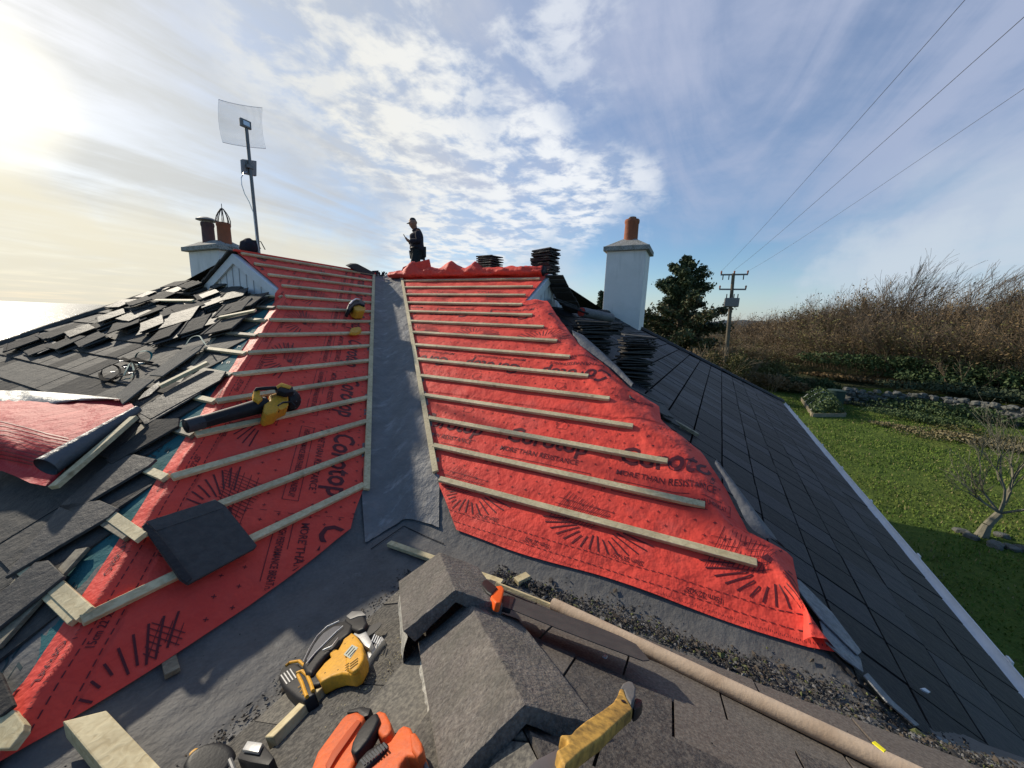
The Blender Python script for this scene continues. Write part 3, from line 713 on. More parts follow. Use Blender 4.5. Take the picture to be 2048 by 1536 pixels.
mb = MB(); z_ = on(418, 441, PM2).z; r_ = .18
mb.lathe([(r_, 0), (r_ * .98, .015), (r_ * .6, .05), (.02, .07)], Matrix.Translation(V((cq.x, cq.y, z_))), 20)
for k in range(4): an = k * math.pi / 2 + .5; mb.bar((cq.x + math.cos(an) * w3 * .9, cq.y + math.sin(an) * w3 * .9, z_ - .10), (cq.x + math.cos(an) * w3 * .9, cq.y + math.sin(an) * w3 * .9, z_ + .01), .02, .006, (1, 0, 0))
mb.build('rain_cowl', STEEL, po, smooth=True)

# ---------------------------------------------------------------- antenna mast
PYM = Plane((0, 1, 0), YR + .22)
mb_ = on(519, 512, PYM); mt_ = on(491, 240, PYM); mb_.z -= .25
mast = empty('antenna_mast', mb_, 'tall steel mast with a square wire grid antenna and grey panel by the left chimney', 'antenna')
mb = MB(); mb.tube([mb_, mt_], .024, 10); mb.build('pole', STEEL, mast, smooth=True)
gc = [on(442, 197, PYM), on(529, 214, PYM), on(536, 296, PYM), on(450, 283, PYM)]
for g in gc: g.y += .06
mb = MB(); N_ = 40
for k in range(N_ + 1):
    f = k / N_; a = gc[0].lerp(gc[1], f); b = gc[3].lerp(gc[2], f); pts = [a.lerp(b, i / 6) + V((0, .10 * (1 - (2 * f - 1) ** 2) * .6 + .05 * (1 - (i / 3 - 1) ** 2), 0)) for i in range(7)]
    mb.tube(pts, .0022, 4, cap=False)
for g in (0, 1):
    a = gc[0].lerp(gc[3], g); b = gc[1].lerp(gc[2], g); mb.tube([a.lerp(b, i / 10) + V((0, .06 * (1 - (i / 5 - 1) ** 2) + .05 * (1 - (2 * g - 1) ** 2), 0)) for i in range(11)], .0045 if g in (0, 1) else .004, 4)
mb.build('grid_reflector', mat('white_wire', (.88, .88, .88), .5), mast)
mb = MB(); c = on(490, 248, PYM); mb.box(c + V((0, -.01, 0)), .15, .05, .11); mb.build('feed_box', STEEL, mast, bevel=.008)
mb = MB(); c = on(490, 248, PYM); mb.box(c + V((0, -.038, 0)), .09, .004, .06); mb.build('box_plate', ALU, mast)
mb = MB(); q = [on(486, 317, PYM), on(516, 321, PYM), on(516, 352, PYM), on(488, 346, PYM)]; mb.prism([p + V((0, .03, 0)) for p in q], V((0, .05, 0))); mb.build('panel_antenna', mat('grey_panel', (.28, .285, .29), .6, bump=(20, .1)), mast, bevel=.012, seg=3)
mb = MB(); c = on(499, 334, PYM); mb.box(c + V((0, .0, 0)), .09, .07, .05); mb.box(c + V((-.02, .03, .0)), .03, .03, .14); mb.build('bracket', STEEL, mast, bevel=.004)
mb = MB(); mb.tube([on(*p, PYM) + V((0, -.02, 0)) for p in ((493, 344), (486, 346), (481, 356), (482, 370), (488, 388), (497, 404), (505, 425), (510, 470), (517, 505))], .006, 5); mb.build('cable', ALU, mast, smooth=True)
# black holdall by the mast
PB = Plane((0, 1, 0), YR + .35); mb = MB()
o = bpy.data.meshes.new('tool_bag'); bm = bmesh.new(); bmesh.ops.create_icosphere(bm, subdivisions=4, radius=1)
bc = on(499, 494, PB); rx = abs(on(484, 494, PB).x - on(516, 494, PB).x) / 2
for v in bm.verts:
    p = v.co.copy(); n_ = 1 + .10 * noise.noise(p * 2.2) + .04 * noise.noise(p * 6)
    v.co = V((p.x * rx * 1.05, p.y * .16, max(p.z, -.8) * .13)) * n_ + bc
bm.to_mesh(o); bm.free(); o.materials.append(CLOTH)
for p in o.polygons: p.use_smooth = True
bag = bpy.data.objects.new('tool_bag', o); COL.objects.link(bag); single(bag); tag(bag, 'black soft tool bag slumped against the foot of the antenna mast', 'bag')
mb = MB(); 
for s in (-.5, .1): mb.tube([bc + V((s * rx, -.13, -.03)), bc + V((s * rx + .03, -.12, .09)), bc + V((s * rx + .10, -.12, .10)), bc + V((s * rx + .15, -.14, -.02))], .008, 5)
o2 = mb.build('strap', BLACK, bag, smooth=True)

# ---------------------------------------------------------------- loose tiles and slates
def frame(p, xd, n):
    n = V(n).normalized(); x = V(xd); x = (x - n * x.dot(n)).normalized(); y = n.cross(x)
    M = Matrix.Identity(4)
    for i in range(3): M[i][0], M[i][1], M[i][2], M[i][3] = x[i], y[i], n[i], p[i]
    return M
def tile_mesh(name, l, w, th, mt, seed=0, rough=True, hook=True):
    mb = MB(); r2 = random.Random(seed)
    n = 7; edge = []
    def e(a, b, k):
        return [(a[0] + (b[0] - a[0]) * i / k + (r2.uniform(-.004, .004) if rough else 0), a[1] + (b[1] - a[1]) * i / k + (r2.uniform(-.004, .004) if rough else 0)) for i in range(k)]
    pts = e((-l / 2, -w / 2), (l / 2, -w / 2), 5) + e((l / 2, -w / 2), (l / 2, w / 2), 4) + e((l / 2, w / 2), (-l / 2, w / 2), 5) + e((-l / 2, w / 2), (-l / 2, -w / 2), 4)
    mb.prism([(x, y, th) for x, y in pts], V((0, 0, -th)))
    if hook:
        mb.box((0, w / 2 - .018, th + .003), l, .03, .008)
        for x in (-.1, .1): mb.box((l / 2 - .02, x, -.006), .02, .04, .014)
    me_o = mb.build(name, mt, bevel=.0025, seg=1); me = me_o.data; bpy.data.objects.remove(me_o); return me
TM = [tile_mesh('roof_tile', .42, .33, .016, m_, i, hook=h_) for i, (m_, h_) in enumerate(((SLATE, True), (SLATE, True), (SLATEB, True), (SLATEH, True)))]
SM = [tile_mesh('slate', .46, .30, .011, m_, 10 + i, hook=False) for i, m_ in enumerate((SLATE, SLATEH, SLATE, SLATEH))]
def inst(me, M, name, label, cat, group):
    o = bpy.data.objects.new(name, me); COL.objects.link(o); o.matrix_basis = M; return tag(o, label, cat, group)
def stack(p, n, xd, up, label, group, meshes=TM, pitch=.024, jit=.012, rot=.05, name='roof_tile', cat='roof tile', lean=(0, 0), sc=1):
    p = V(p); up = V(up).normalized()
    for i in range(n):
        x = Matrix.Rotation(rnd.uniform(-rot, rot), 4, up) @ V(xd); tiltx = V((rnd.uniform(-1, 1), rnd.uniform(-1, 1), 0)) * (.03 + jit * 1.6)
        q = p + up * (pitch * i) + V((rnd.uniform(-jit, jit) + lean[0] * i, rnd.uniform(-jit, jit) + lean[1] * i, 0))
        inst(rnd.choice(meshes), frame(q, x, up + tiltx) @ Matrix.Scale(sc, 4), name, label, cat, group)
Z = (0, 0, 1)
# two stacks on the right ridge
sp = on(979, 540, Plane((1, 0, 0), YR + .12)); sp.z = 2.39; tz_ = on(979, 513, Plane((1, 0, 0), YR + .12)).z
stack(sp, 9, (.3, 1, 0), Z, 'dark roof tile in the short stack on the middle of the right ridge', 'tiles stacked on the middle of the ridge', TM[:3], pitch=(tz_ - sp.z) / 8.5, jit=.01)
sp = on(1090, 560, Plane((1, 0, 0), YR + .25)); sp.z = 2.30; tz_ = on(1090, 499, Plane((1, 0, 0), YR + .25)).z
nn_ = 19
stack(sp, nn_, (.25, 1, 0), Z, 'black roof tile in the tall stack at the end of the right ridge', 'tiles in the tall stack above the right gablet', TM[:3], pitch=(tz_ - sp.z) / nn_, jit=.02, rot=.12, lean=(0, .001))
# tiles sliding down the far side of the right gablet
for i, (x, y) in enumerate(((1114, 566), (1118, 574), (1122, 582), (1126, 590), (1131, 598), (1137, 606), (1142, 615))):
    p = on(x, y, Plane((0, 1, 0), .30 - .02 * i)); inst(TM[i % 3], frame(p, (1, 0, -.55), (.55, 0, 1)), 'roof_tile', 'dark roof tile in the run leaning down the far verge of the right gablet', 'roof tile', 'tiles running down the gablet verge')
# stacks in front of the right chimney
def pxstack(x, ybot, ytop, D, n, xd, label, group, ms=TM[:3], jit=.014, rot=.08, sc=1.0):
    b = atd(x, ybot, D); tp_ = atd(x, ytop, D); ground = zon(PH2, b.x, b.y)
    stack((b.x, b.y, b.z), n, xd, Z, label, group, ms, pitch=(tp_.z - b.z) / n, jit=jit, rot=rot, sc=sc)
    return b
pxstack(1180, 716, 640, 5.6, 17, (.55, -1, 0), 'dark roof tile in the wide stack behind the red underlay, left of the white chimney', 'tiles in the wide stack left of the chimney', TM, jit=.03, rot=.14, sc=1.12)
pxstack(1216, 668, 644, 6.3, 6, (.4, -1, 0), 'dark roof tile in the low stack against the foot of the white chimney', 'tiles in the low stack at the chimney foot')
pxstack(1262, 792, 668, 5.0, 27, (.35, -1, 0), 'grey-edged roof tile in the tall leaning stack in front of the white chimney', 'tiles in the tall leaning stack before the chimney', TM, jit=.034, rot=.22, sc=.95)
for i, (x, y) in enumerate(((1288, 802), (1300, 806), (1296, 812), (1312, 822), (1304, 830))):
    p = on(x, y, PH2, .04 + .016 * (4 - i)); inst(TM[i % 3], frame(p, (.5, -1, -.4), PH2.n), 'roof_tile', 'dark roof tile slipped in a fan below the tall leaning stack', 'roof tile', 'slipped tiles below the leaning stack')
for (x, y, h) in ((1345, 832, .02), (1160, 625, .12), (1128, 612, .10), (1140, 622, .08)):
    pass
p = on(1362, 822, PH2, .02)
mb = MB(); mb.bar(on(1300, 818, PH2, .03), on(1394, 872, PH2, .02), .045, .03, PH2.n); tag(single(mb.build('timber_batten', WOODG, bevel=.002)), 'grey timber batten lying on the dark slope below the tile stacks', 'timber')
mb = MB(); A_, B_ = on(1322, 836, PH2, .03), on(1372, 800, PH2, .03)
for i, (x, y, dx) in enumerate(((1130, 606, 0), (1140, 613, 1), (1152, 620, 0))):
    p = atd(x, y, 6.6 - i * .2); inst(TM[i], frame(p, (.3, -1, -.2), (.1, -.3, 1)), 'roof_tile', 'dark roof tile propped by the foot of the right gablet', 'roof tile', 'tiles propped by the right gablet')
# rolled membrane by the chimney
a = atd(1163, 624, 6.6); b = atd(1222, 636, 7.4); mb = MB(); mb.tube([a, b], .085, 18); ro = mb.build('membrane_roll', GREYF, smooth=True)
single(ro); tag(ro, 'short roll of underlay with a red core end, lying left of the white chimney', 'roll')
mb = MB(); d_ = (a - b).normalized(); mb.tube([a + d_ * .002, a + d_ * .006], .075, 18); mb.build('red_end', RED, ro)

# ---- left hip end slope: the litter of lifted tiles
XH = {}
def h1(x, y, ang, n, label, group, ms=SM, lift=.03, pitch=.016, jit=.05, rot=.2, tilt=.035, sc=1):
    p = on(x, y, PH1, lift)
    for i in range(n):
        a = R(ang) + rnd.uniform(-rot, rot); xd = V((math.cos(a) * CT, math.sin(a), math.cos(a) * ST))
        nn_ = PH1.n + V((rnd.uniform(-tilt, tilt), rnd.uniform(-tilt, tilt), 0))
        q = p + PH1.n * (pitch * i) + V((rnd.uniform(-jit, jit), rnd.uniform(-jit, jit), 0)) * (1 if i else 0)
        inst(rnd.choice(ms), frame(q, xd, nn_) @ Matrix.Diagonal((sc * rnd.uniform(.8, 1.1), sc * rnd.uniform(.75, 1.1), 1, 1)), 'roof_tile', label, 'roof tile', group)
for (x, y, ang, n, w, g) in (
    (360, 592, 70, 7, 'lifted grey tile in the low row just behind the pale batten piece', 'low row behind the pale batten'),
    (330, 605, 88, 6, 'lifted dark tile at the back of the long stack', 'back of the long stack'),
    (470, 590, 40, 5, 'broad lifted tile on top of the heap, touching the gablet foot', 'broad tiles at the gablet foot'),
    (500, 612, 35, 4, 'broad grey tile slanting over the short battens below the gablet', 'slanting tiles over the short battens'),
    (375, 645, 55, 5, 'dark tile in the shaded pile in the middle of the litter', 'shaded pile in the middle'),
    (285, 640, 80, 6, 'dark tile in the block between the two small stacks', 'block between the small stacks'),
    (190, 684, 80, 3, 'weathered tile lying flat above the harness on the left', 'flat tiles above the harness'),
    (455, 655, 40, 3, 'broad tile sticking out over the teal strip, upper one', 'tiles over the teal strip'),
    (310, 632, 82, 6, 'dark tile between the two rows behind the batten piece', 'dark tiles between the rows'),
    (425, 600, 62, 6, 'dark tile wedged in the heap at the middle of the gablet', 'wedged tiles in the heap'),
    (345, 595, 92, 5, 'thin lifted tile along the far hip capping near the heap', 'thin tiles along the capping'),
    (475, 625, 40, 4, 'broad dark tile half way down the hip edge', 'broad tiles half way down the hip edge'),
    (140, 690, 82, 3, 'weathered tile lying askew below the long lifted row', 'askew tiles below the row'),
    (385, 625, 66, 5, 'dark tile in the crowded middle, right of the two rows', 'crowded middle tiles'),
    (300, 598, 88, 5, 'tile leaning on the far capping left of the heap', 'tiles leaning on the capping'),
    (345, 672, 50, 3, 'dark tile lying loose just above the long lichened tile', 'loose tiles above the lichened tile'),
    (400, 588, 80, 9, 'lifted grey tile in the high heap below the white gablet', 'heap of tiles below the gablet'),
    (452, 580, 60, 7, 'lifted grey tile in the heap leaning on the gablet boards', 'heap of tiles against the gablet boards'),
    (365, 577, 95, 5, 'lifted grey tile at the left end of the high heap', 'tiles at the left end of the high heap'),
    (480, 600, 50, 5, 'lifted dark tile beside the foot of the gablet, next to the red underlay', 'tiles beside the foot of the gablet'),
    (300, 622, 85, 9, 'lifted grey tile in the long stack halfway along the far hip', 'long stack along the far hip'),
    (255, 618, 85, 6, 'lifted brownish tile in the stack beside the far hip capping', 'stack beside the far hip capping'),
    (350, 632, 70, 6, 'lifted dark tile between the long stack and the loose batten', 'tiles between stack and batten'),
    (400, 615, 75, 4, 'lifted dark tile under the pale batten piece', 'tiles under the pale batten piece'),
    (432, 612, 60, 5, 'loose grey tile at the right of the heap, overhanging the hip battens', 'loose tiles at the right of the heap'),
    (235, 640, 80, 5, 'grey tile in the small square stack in the middle of the slope', 'small square stack mid slope'),
    (265, 655, 75, 5, 'dark tile in the lower small stack in the middle of the slope', 'lower small stack mid slope'),
    (215, 650, 90, 3, 'grey tile sliding from the small square stack', 'tiles sliding from the small stack'),
    (120, 672, 80, 4, 'weathered tile in the long row lifted on the left of the slope', 'row of tiles lifted on the left'),
    (165, 668, 80, 4, 'weathered tile at the right of the long lifted row', 'right end of the lifted row'),
    (60, 690, 80, 3, 'weathered tile lifted at the far left edge', 'tiles lifted at the far left'),
    (85, 700, 80, 3, 'weathered tile resting across the others on the far left', 'tiles across the others far left'),
    (320, 655, 60, 4, 'narrow dark tile piled on the slope above the harness', 'narrow tiles above the harness'),
    (440, 640, 45, 3, 'broad dark tile lying loose by the hip battens', 'broad tiles by the hip battens'),
    (400, 655, 50, 3, 'broad grey tile lying above the bent straps', 'broad tiles above the straps')):
    h1(x, y, ang, n, w, g, SM[:3] + TM[3:], sc=1.08 if y > 600 else .95, pitch=.019)
def loose(pts, pl, top, th, label, mt=SLATE, name='roof_tile', cat='roof tile', bevel=.003):
    mb = MB(); mb.px(pts, pl, top, th); o = mb.build(name, mt, bevel=bevel, seg=1); single(o); return tag(o, label, cat)
loose([(298, 750), (368, 694), (410, 686), (398, 700), (324, 752)], PH1, .07, .014, 'pale lichened tile laid lengthwise beside the tangled harness', SLATEG)
loose([(232, 790), (272, 756), (308, 758), (244, 808)], PH1, .08, .014, 'pale speckled tile beside the red membrane roll', SLATEG)
loose([(272, 822), (400, 740), (452, 742), (440, 760), (300, 838)], PH1, .06, .014, 'long dark tile under the lower pale batten', SLATE)
loose([(275, 800), (300, 790), (322, 770), (318, 762), (288, 784)], PH1, .09, .02, 'curled dark tile fragment above the membrane roll', SLATEB)
loose([(276, 832), (370, 778), (400, 774), (402, 784), (290, 850)], PH1, .055, .014, 'dark tile jutting out over the teal membrane', SLATE)
loose([(210, 920), (235, 898), (310, 838), (358, 836), (356, 852), (222, 928)], PH1, .06, .016, 'grey streaked tile with a pale patch near the blower nozzle', SLATEH)
loose([(116, 1014), (225, 918), (268, 908), (312, 918), (296, 932), (142, 1024)], PH1, .055, .018, 'dark scratched tile end above the small batten stub', SLATE)
loose([(20, 1140), (120, 1010), (198, 1000), (236, 1016), (216, 1034), (8, 1156)], PH1, .055, .018, 'dark tile end with white scuffs at the far left', SLATE)
loose([(-60, 1240), (70, 1124), (95, 1120), (128, 1152), (108, 1168), (-60, 1300)], PH1, .06, .018, 'lowest dark tile end with a white scuffed corner', SLATE)
loose([(-40, 1330), (0, 1345), (22, 1395), (28, 1410), (0, 1432), (-60, 1440)], PH1, .05, .016, 'grey tile corner at the bottom left edge', SLATEH)
loose([(430, 998), (450, 1010), (514, 1090), (510, 1096), (376, 1168), (360, 1158), (286, 1052)], PL, .075, .018, 'large single dark tile resting on the battens of the left slope', SLATE)
big_ = bpy.data.objects[[o.name for o in bpy.data.objects if o.get('label', '').startswith('large single dark tile')][0]]
mb = MB(); mb.px([(284, 1052), (292, 1044), (316, 1066), (384, 1156), (374, 1166), (362, 1158)], PL, .083, .012); mb.build('interlocking_rib', SLATEB, big_, bevel=.003)
mb = MB(); mb.px([(292, 1043), (430, 999), (448, 1010), (446, 1016), (312, 1062)], PL, .078, .004); mb.build('upper_band', SLATE, big_, bevel=.001)
# battens and offcuts on the left slope
def stick(a, b, pl, h, w, th, mt, label, name='timber_batten', cat='timber'):
    mb = MB(); A_ = on(*a, pl, h); B_ = on(*b, pl, h); k = 3
    mb.bar(A_, B_, w, th, pl.n); o = mb.build(name, mt, bevel=.002, seg=1); single(o); return tag(o, label, cat)
stick((272, 602), (388, 603), PH1, .13, .05, .025, WOODP, 'pale batten piece lying across the heap of tiles')
stick((440, 637), (512, 623), PH1, .10, .05, .025, WOOD, 'pale batten piece on the tiles beside the hip, near the gablet')
stick((322, 776), (418, 728), PH1, .085, .055, .03, WOOD, 'pale batten lying on the tiles right of the harness')
stick((112, 978), (272, 838), PH1, .12, .055, .03, WOOD, 'batten leaning against the rolled red membrane')
stick((-10, 1300), (170, 1100), PH1, .02, .07, .02, WOODG, 'aged board running under the tile ends at the lower left')
# big folded red membrane on the left
mb = MB(); rl = 26; cl = 30
top = [(-60, 780), (0, 783), (60, 787), (120, 791), (180, 795), (235, 797), (262, 806), (276, 822)]
bot = [(-60, 960), (0, 940), (30, 952), (60, 966), (90, 972), (104, 968), (118, 950), (112, 930)]
def ip(L_, f):
    f *= len(L_) - 1; i = min(int(f), len(L_) - 2); f -= i; return (L_[i][0] + (L_[i + 1][0] - L_[i][0]) * f, L_[i][1] + (L_[i + 1][1] - L_[i][1]) * f)
def fm(i, j, lift=0):
    f = i / cl; g = j / rl; a = ip(top, f); b = ip(bot, f); x = a[0] + (b[0] - a[0]) * g; y = a[1] + (b[1] - a[1]) * g
    h = .05 + .20 * math.sin(min(1, g * 1.15) * 2.7) ** 1 * (.75 + .25 * math.cos(f * 3)) + .02 * nz3(f * 6, g * 4, 3)
    return on(x, y, PH1, max(.03, h) + lift)
for j in range(rl + 1):
    for i in range(cl + 1): mb.v.append(tuple(fm(i, j)))
for j in range(rl):
    for i in range(cl): a = j * (cl + 1) + i; mb.f.append((a, a + 1, a + cl + 2, a + cl + 1)); mb.mi.append(0)
for k in range(10):       # printed ray lines
    i0, j0 = 0 + k * .2, 9 + k * 1.5; i1, j1 = 17 + 5 * math.sin(k * .5), 12 + k * 1.0
    o = len(mb.v)
    for q in range(9):
        f = q / 8
        for s in (-.10, .10): mb.v.append(tuple(fm(i0 + (i1 - i0) * f, j0 + (j1 - j0) * f + s, .006)))
    for q in range(8): a = o + q * 2; mb.f.append((a, a + 1, a + 3, a + 2)); mb.mi.append(1)
fm_o = mb.build('membrane_roll', [REDB, PRINT], smooth='all'); single(fm_o); tag(fm_o, 'large folded sheet of red membrane with a rolled grey edge at the left side', 'membrane')
mb = MB(); tp2 = [(-60, 770), (0, 781), (50, 781), (110, 785), (170, 790), (240, 797)]; bt2 = [(-60, 816), (0, 815), (50, 816), (90, 812), (150, 802), (240, 799)]
for j in range(7):
    for i in range(31):
        a = ip(tp2, i / 30); b = ip(bt2, i / 30); g = j / 6; mb.v.append(tuple(on(a[0] + (b[0] - a[0]) * g, a[1] + (b[1] - a[1]) * g, PH1, .05 + .06 * math.sin(g * 2.4) + .03 * nz3(i * .4, j * .3))))
for j in range(6):
    for i in range(30): a = j * 31 + i; mb.f.append((a, a + 1, a + 32, a + 31)); mb.mi.append(0)
mb.build('turned_back_edge', mat('pale_membrane_back', (.30, .30, .285), .5, var=(9, .7, (.15, .15, .15)), bump=(12, .6)), fm_o, smooth='all')
mb = MB(); a = on(92, 934, PH1, .19); b = on(276, 818, PH1, .13); d_ = (b - a).normalized()
pts = [a.lerp(b, i / 10) for i in range(11)]; mb.tube(pts, [.070 - .042 * i / 10 for i in range(11)], 20, cap=False); mb.tube(pts, [.064 - .042 * i / 10 for i in range(11)], 20, cap=False); mb.build('rolled_edge', GREYF, fm_o, smooth='all')
# safety harness
hr_ = empty('safety_harness', on(255, 745, PH1), 'tangled safety harness of black and teal straps with metal buckles', 'harness')
TS = mat('teal_strap', (.03, .16, .15), .7, bump=(90, .4))
def strap(path, mt, w=.02, nm='strap'):
    mb = MB(); pts = [on(x, y, PH1, .03 + h) for x, y, h in path]
    for a, b in zip(pts[:-1], pts[1:]): mb.bar(a, b + (b - a) * .08, w, .003, PH1.n + V((.3 * nz3(a.x * 9, a.y * 9), 0, 0)))
    mb.build(nm, mt, hr_)
def curve(ps, k=5):
    out = []
    for i in range(len(ps) - 1):
        p0 = ps[max(i - 1, 0)]; p1 = ps[i]; p2_ = ps[i + 1]; p3 = ps[min(i + 2, len(ps) - 1)]
        for q in range(k):
            t_ = q / k; out.append(tuple(.5 * (2 * b + (c - a) * t_ + (2 * a - 5 * b + 4 * c - d) * t_ ** 2 + (3 * b - a - 3 * c + d) * t_ ** 3) for a, b, c, d in zip(p0, p1, p2_, p3)))
    return out + [ps[-1]]
strap(curve([(202, 752, 0), (206, 738, .05), (222, 730, .08), (236, 734, .03), (240, 745, .02), (226, 756, .03), (205, 762, .0)]), STRAPB)
strap(curve([(270, 718, .02), (276, 706, .08), (292, 702, .1), (303, 708, .06), (300, 720, .02), (284, 728, .01), (268, 730, .02)]), TS)
strap(curve([(200, 745, .0), (203, 757, .02), (218, 760, .02), (240, 752, .03), (262, 748, .05), (270, 735, .02), (258, 722, .04), (244, 716, .02)]), STRAPB, .028)
strap(curve([(240, 718, .02), (254, 722, .05), (268, 716, .04), (284, 722, .05), (306, 726, .02)]), STRAPB, .03)
strap(curve([(248, 752, .04), (254, 738, .06), (262, 726, .05), (268, 742, .03), (262, 756, .02), (250, 758, .02)]), TS, .015)
strap(curve([(372, 690, .08), (382, 676, .10), (398, 672, .1), (406, 682, .09), (412, 690, .08)]), TS, .012)
strap(curve([(204, 766, .0), (222, 762, .01), (246, 750, .02)]), STRAPB, .03)
mb = MB()
for (x, y) in ((243, 722), (262, 746), (252, 734), (282, 726), (226, 744)):
    c = on(x, y, PH1, .085); mb.box(c, .03, .022, .008)
mb.build('buckle', ALU, hr_, bevel=.002)

# ---- right ridge: bundled red membrane
mb = MB(); NS, NRr = 130, 22; yA, yB = 4.0, .50
for i in range(NS + 1):
    f = i / NS; y = yA + (yB - yA) * f; env = .055 + .035 * math.sin(min(1, f * 6) * 1.57)
    pk = max(0, 1 - abs(f - .18) / .08) * .19 + max(0, 1 - abs(f - .45) / .07) * .16 + max(0, 1 - abs(f - .60) / .05) * .12 + .05 * max(0, 1 - abs(f - .30) / .10)
    for k in range(NRr):
        an = 6.28319 * k / NRr; r = env * (1 + .35 * nz3(f * 14, math.cos(an) * 1.3, math.sin(an) * 1.3) + .15 * nz3(f * 40, math.cos(an) * 3, math.sin(an) * 3))
        x = 4.20 + math.cos(an) * r * 1.7; z = 2.415 + math.sin(an) * r + (pk * max(0, math.sin(an)) ** 2)
        mb.v.append((x + .02 * nz3(f * 9, 4), y, z))
for i in range(NS):
    for k in range(NRr): mb.f.append((i * NRr + k, i * NRr + (k + 1) % NRr, (i + 1) * NRr + (k + 1) % NRr, (i + 1) * NRr + k)); mb.mi.append(0)
mb.f += [tuple(range(NRr)), tuple(NS * NRr + k for k in range(NRr))]; mb.mi += [0, 1]
bo = mb.build('membrane_bundle', [RED, BLACK], smooth='all'); single(bo); tag(bo, 'crumpled bundle of red membrane along the top of the right slope', 'membrane')
# raised fold at the valley end
mb = MB(); q = [(800, 548), (806, 534), (826, 526), (850, 520), (858, 518), (862, 536), (850, 540), (830, 545)]; PV = Plane((1, 0, 0), 4.12)
mb.prism([on(x, y, PV) for x, y in q], V((.03, .01, 0))); mb.build('raised_fold', RED, bo, bevel=.006)
# old ridge tile and torn scraps where the ridges meet
PV2 = Plane((0, 1, 0), YR - .12)
mb = MB(); q = [(696, 532), (706, 528), (716, 528), (750, 546), (742, 554), (728, 551)]
mb.prism([on(x, y, PV2) for x, y in q], V((.02, .10, .02))); o = mb.build('ridge_tile', SLATE, bevel=.006); single(o); tag(o, 'old dark ridge tile lying askew where the left ridge meets the valley', 'ridge tile')
mb = MB(); r2 = random.Random(5)
for k in range(26):
    c = on(742 + k * 2.6, 549 + 2 * math.sin(k), Plane((0, 1, 0), YR - .05)); s = r2.uniform(.03, .07)
    mb.prism([c + V((r2.uniform(-s, s), r2.uniform(-s, s), r2.uniform(-s, s))) for _ in range(4)], V((0, .02, .012)))
part('torn_valley_end', mb, SLATEB)
# ================================================================ tools and litter in the foreground
def thing_px(name, label, cat, pl, x, y): return empty(name, on(x, y, pl), label, cat)
KT = [1, 1]
def pp_(nm, pts, pl, top, th, mt, par, bev=.006, seg=2, smooth=True):
    top *= KT[0]; th *= KT[1] if th > .01 else 1
    mb = MB(); mb.px(pts, pl, top, th); return mb.build(nm, mt, par, bevel=bev, seg=seg, smooth=smooth)
def lines(nm, segs, pl, h, w, th, mt, par):
    h = h * KT[0] + (.0006 if KT[0] < 1 else 0)
    for a, b in segs:
        mb = MB(); mb.bar(on(*a, pl, h), on(*b, pl, h), w, th, pl.n); mb.build(nm, mt, par)
def word(s, a, b, hpx, pl, h, mt, par, nm='lettering'):
    "text whose baseline runs from pixel a to pixel b on the surface"
    A = on(*a, pl, h); B = on(*b, pl, h); u = (B - A); w = u.length; u.normalize(); v = pl.n.cross(u); hh = (on(a[0], a[1] - hpx, pl, h) - A).length
    vs, fs = text_mesh(s, w, hh * .8, .02); mb = MB(); mb.add([A + u * x + v * y for x, y in vs], fs); return mb.build(nm, mt, par)
LBL = mat('label_grey', (.42, .43, .36), .6)
KT[:] = [.66, .62]
S = thing_px('circular_saw', 'yellow and black cordless circular saw lying on its side on the grey lining', 'circular saw', PNL, 660, 1320)
pp_('motor_housing', [(630, 1348), (648, 1326), (662, 1314), (656, 1302), (660, 1294), (676, 1298), (684, 1284), (690, 1266), (700, 1262), (712, 1270), (724, 1286), (729, 1304), (728, 1318), (716, 1340), (702, 1348), (682, 1346), (662, 1352), (640, 1364)], PNL, .115, .085, YEL, S, .012, 3)
pp_('motor_end', [(690, 1318), (712, 1286), (724, 1292), (728, 1306), (726, 1318), (716, 1336), (704, 1344), (692, 1338)], PNL, .128, .03, YEL, S, .01, 3)
lb_ = pp_('rating_label', [(687, 1309), (704, 1289), (716, 1295), (700, 1317)], PNL, .1300, .002, LBL, S, 0)
lines('label_mark', [((692, 1308), (705, 1293)), ((696, 1311), (709, 1296)), ((700, 1313), (711, 1300))], PNL, .1305, .003, .001, BLACK, lb_)
lines('vent_slot', [((700, 1338 - k * 5), (716 - k * 0, 1326 - k * 5)) for k in range(3)] + [((690, 1342 - k * 5), (698, 1336 - k * 5)) for k in range(3)], PNL, .1295, .004, .001, BLACK, S)
pp_('collar', [(614, 1346), (628, 1334), (640, 1340), (648, 1356), (638, 1368), (620, 1372)], PNL, .10, .07, BLACK, S, .012, 3)
pp_('handle', [(604, 1330), (610, 1312), (626, 1284), (644, 1262), (668, 1246), (694, 1240), (706, 1248), (700, 1264), (686, 1274), (670, 1292), (650, 1308), (636, 1326), (622, 1346), (610, 1346)], PNL, .13, .045, BLACK, S, .014, 3)
pp_('handle_grip', [(612, 1318), (628, 1288), (646, 1266), (668, 1252), (684, 1250), (668, 1266), (648, 1286), (628, 1308), (616, 1324)], PNL, .142, .02, mat('grey_rubber', (.10, .10, .11), .6, bump=(150, .5)), S, .006)
for pts in (((606, 1324), (618, 1298), (634, 1272), (654, 1253), (678, 1242)), ((612, 1328), (630, 1306), (652, 1284), (672, 1264), (686, 1252)), ((646, 1300), (664, 1292), (676, 1276))):
    mb = MB(); mb.tube([on(*p, PNL, .094) for p in pts], .0026, 6); mb.build('silver_line', ALU, S, smooth=True)
pp_('battery', [(556, 1354), (562, 1336), (576, 1326), (596, 1326), (610, 1338), (622, 1362), (630, 1386), (606, 1402), (592, 1396), (566, 1372)], PNL, .10, .085, BLACK, S, .012, 3)
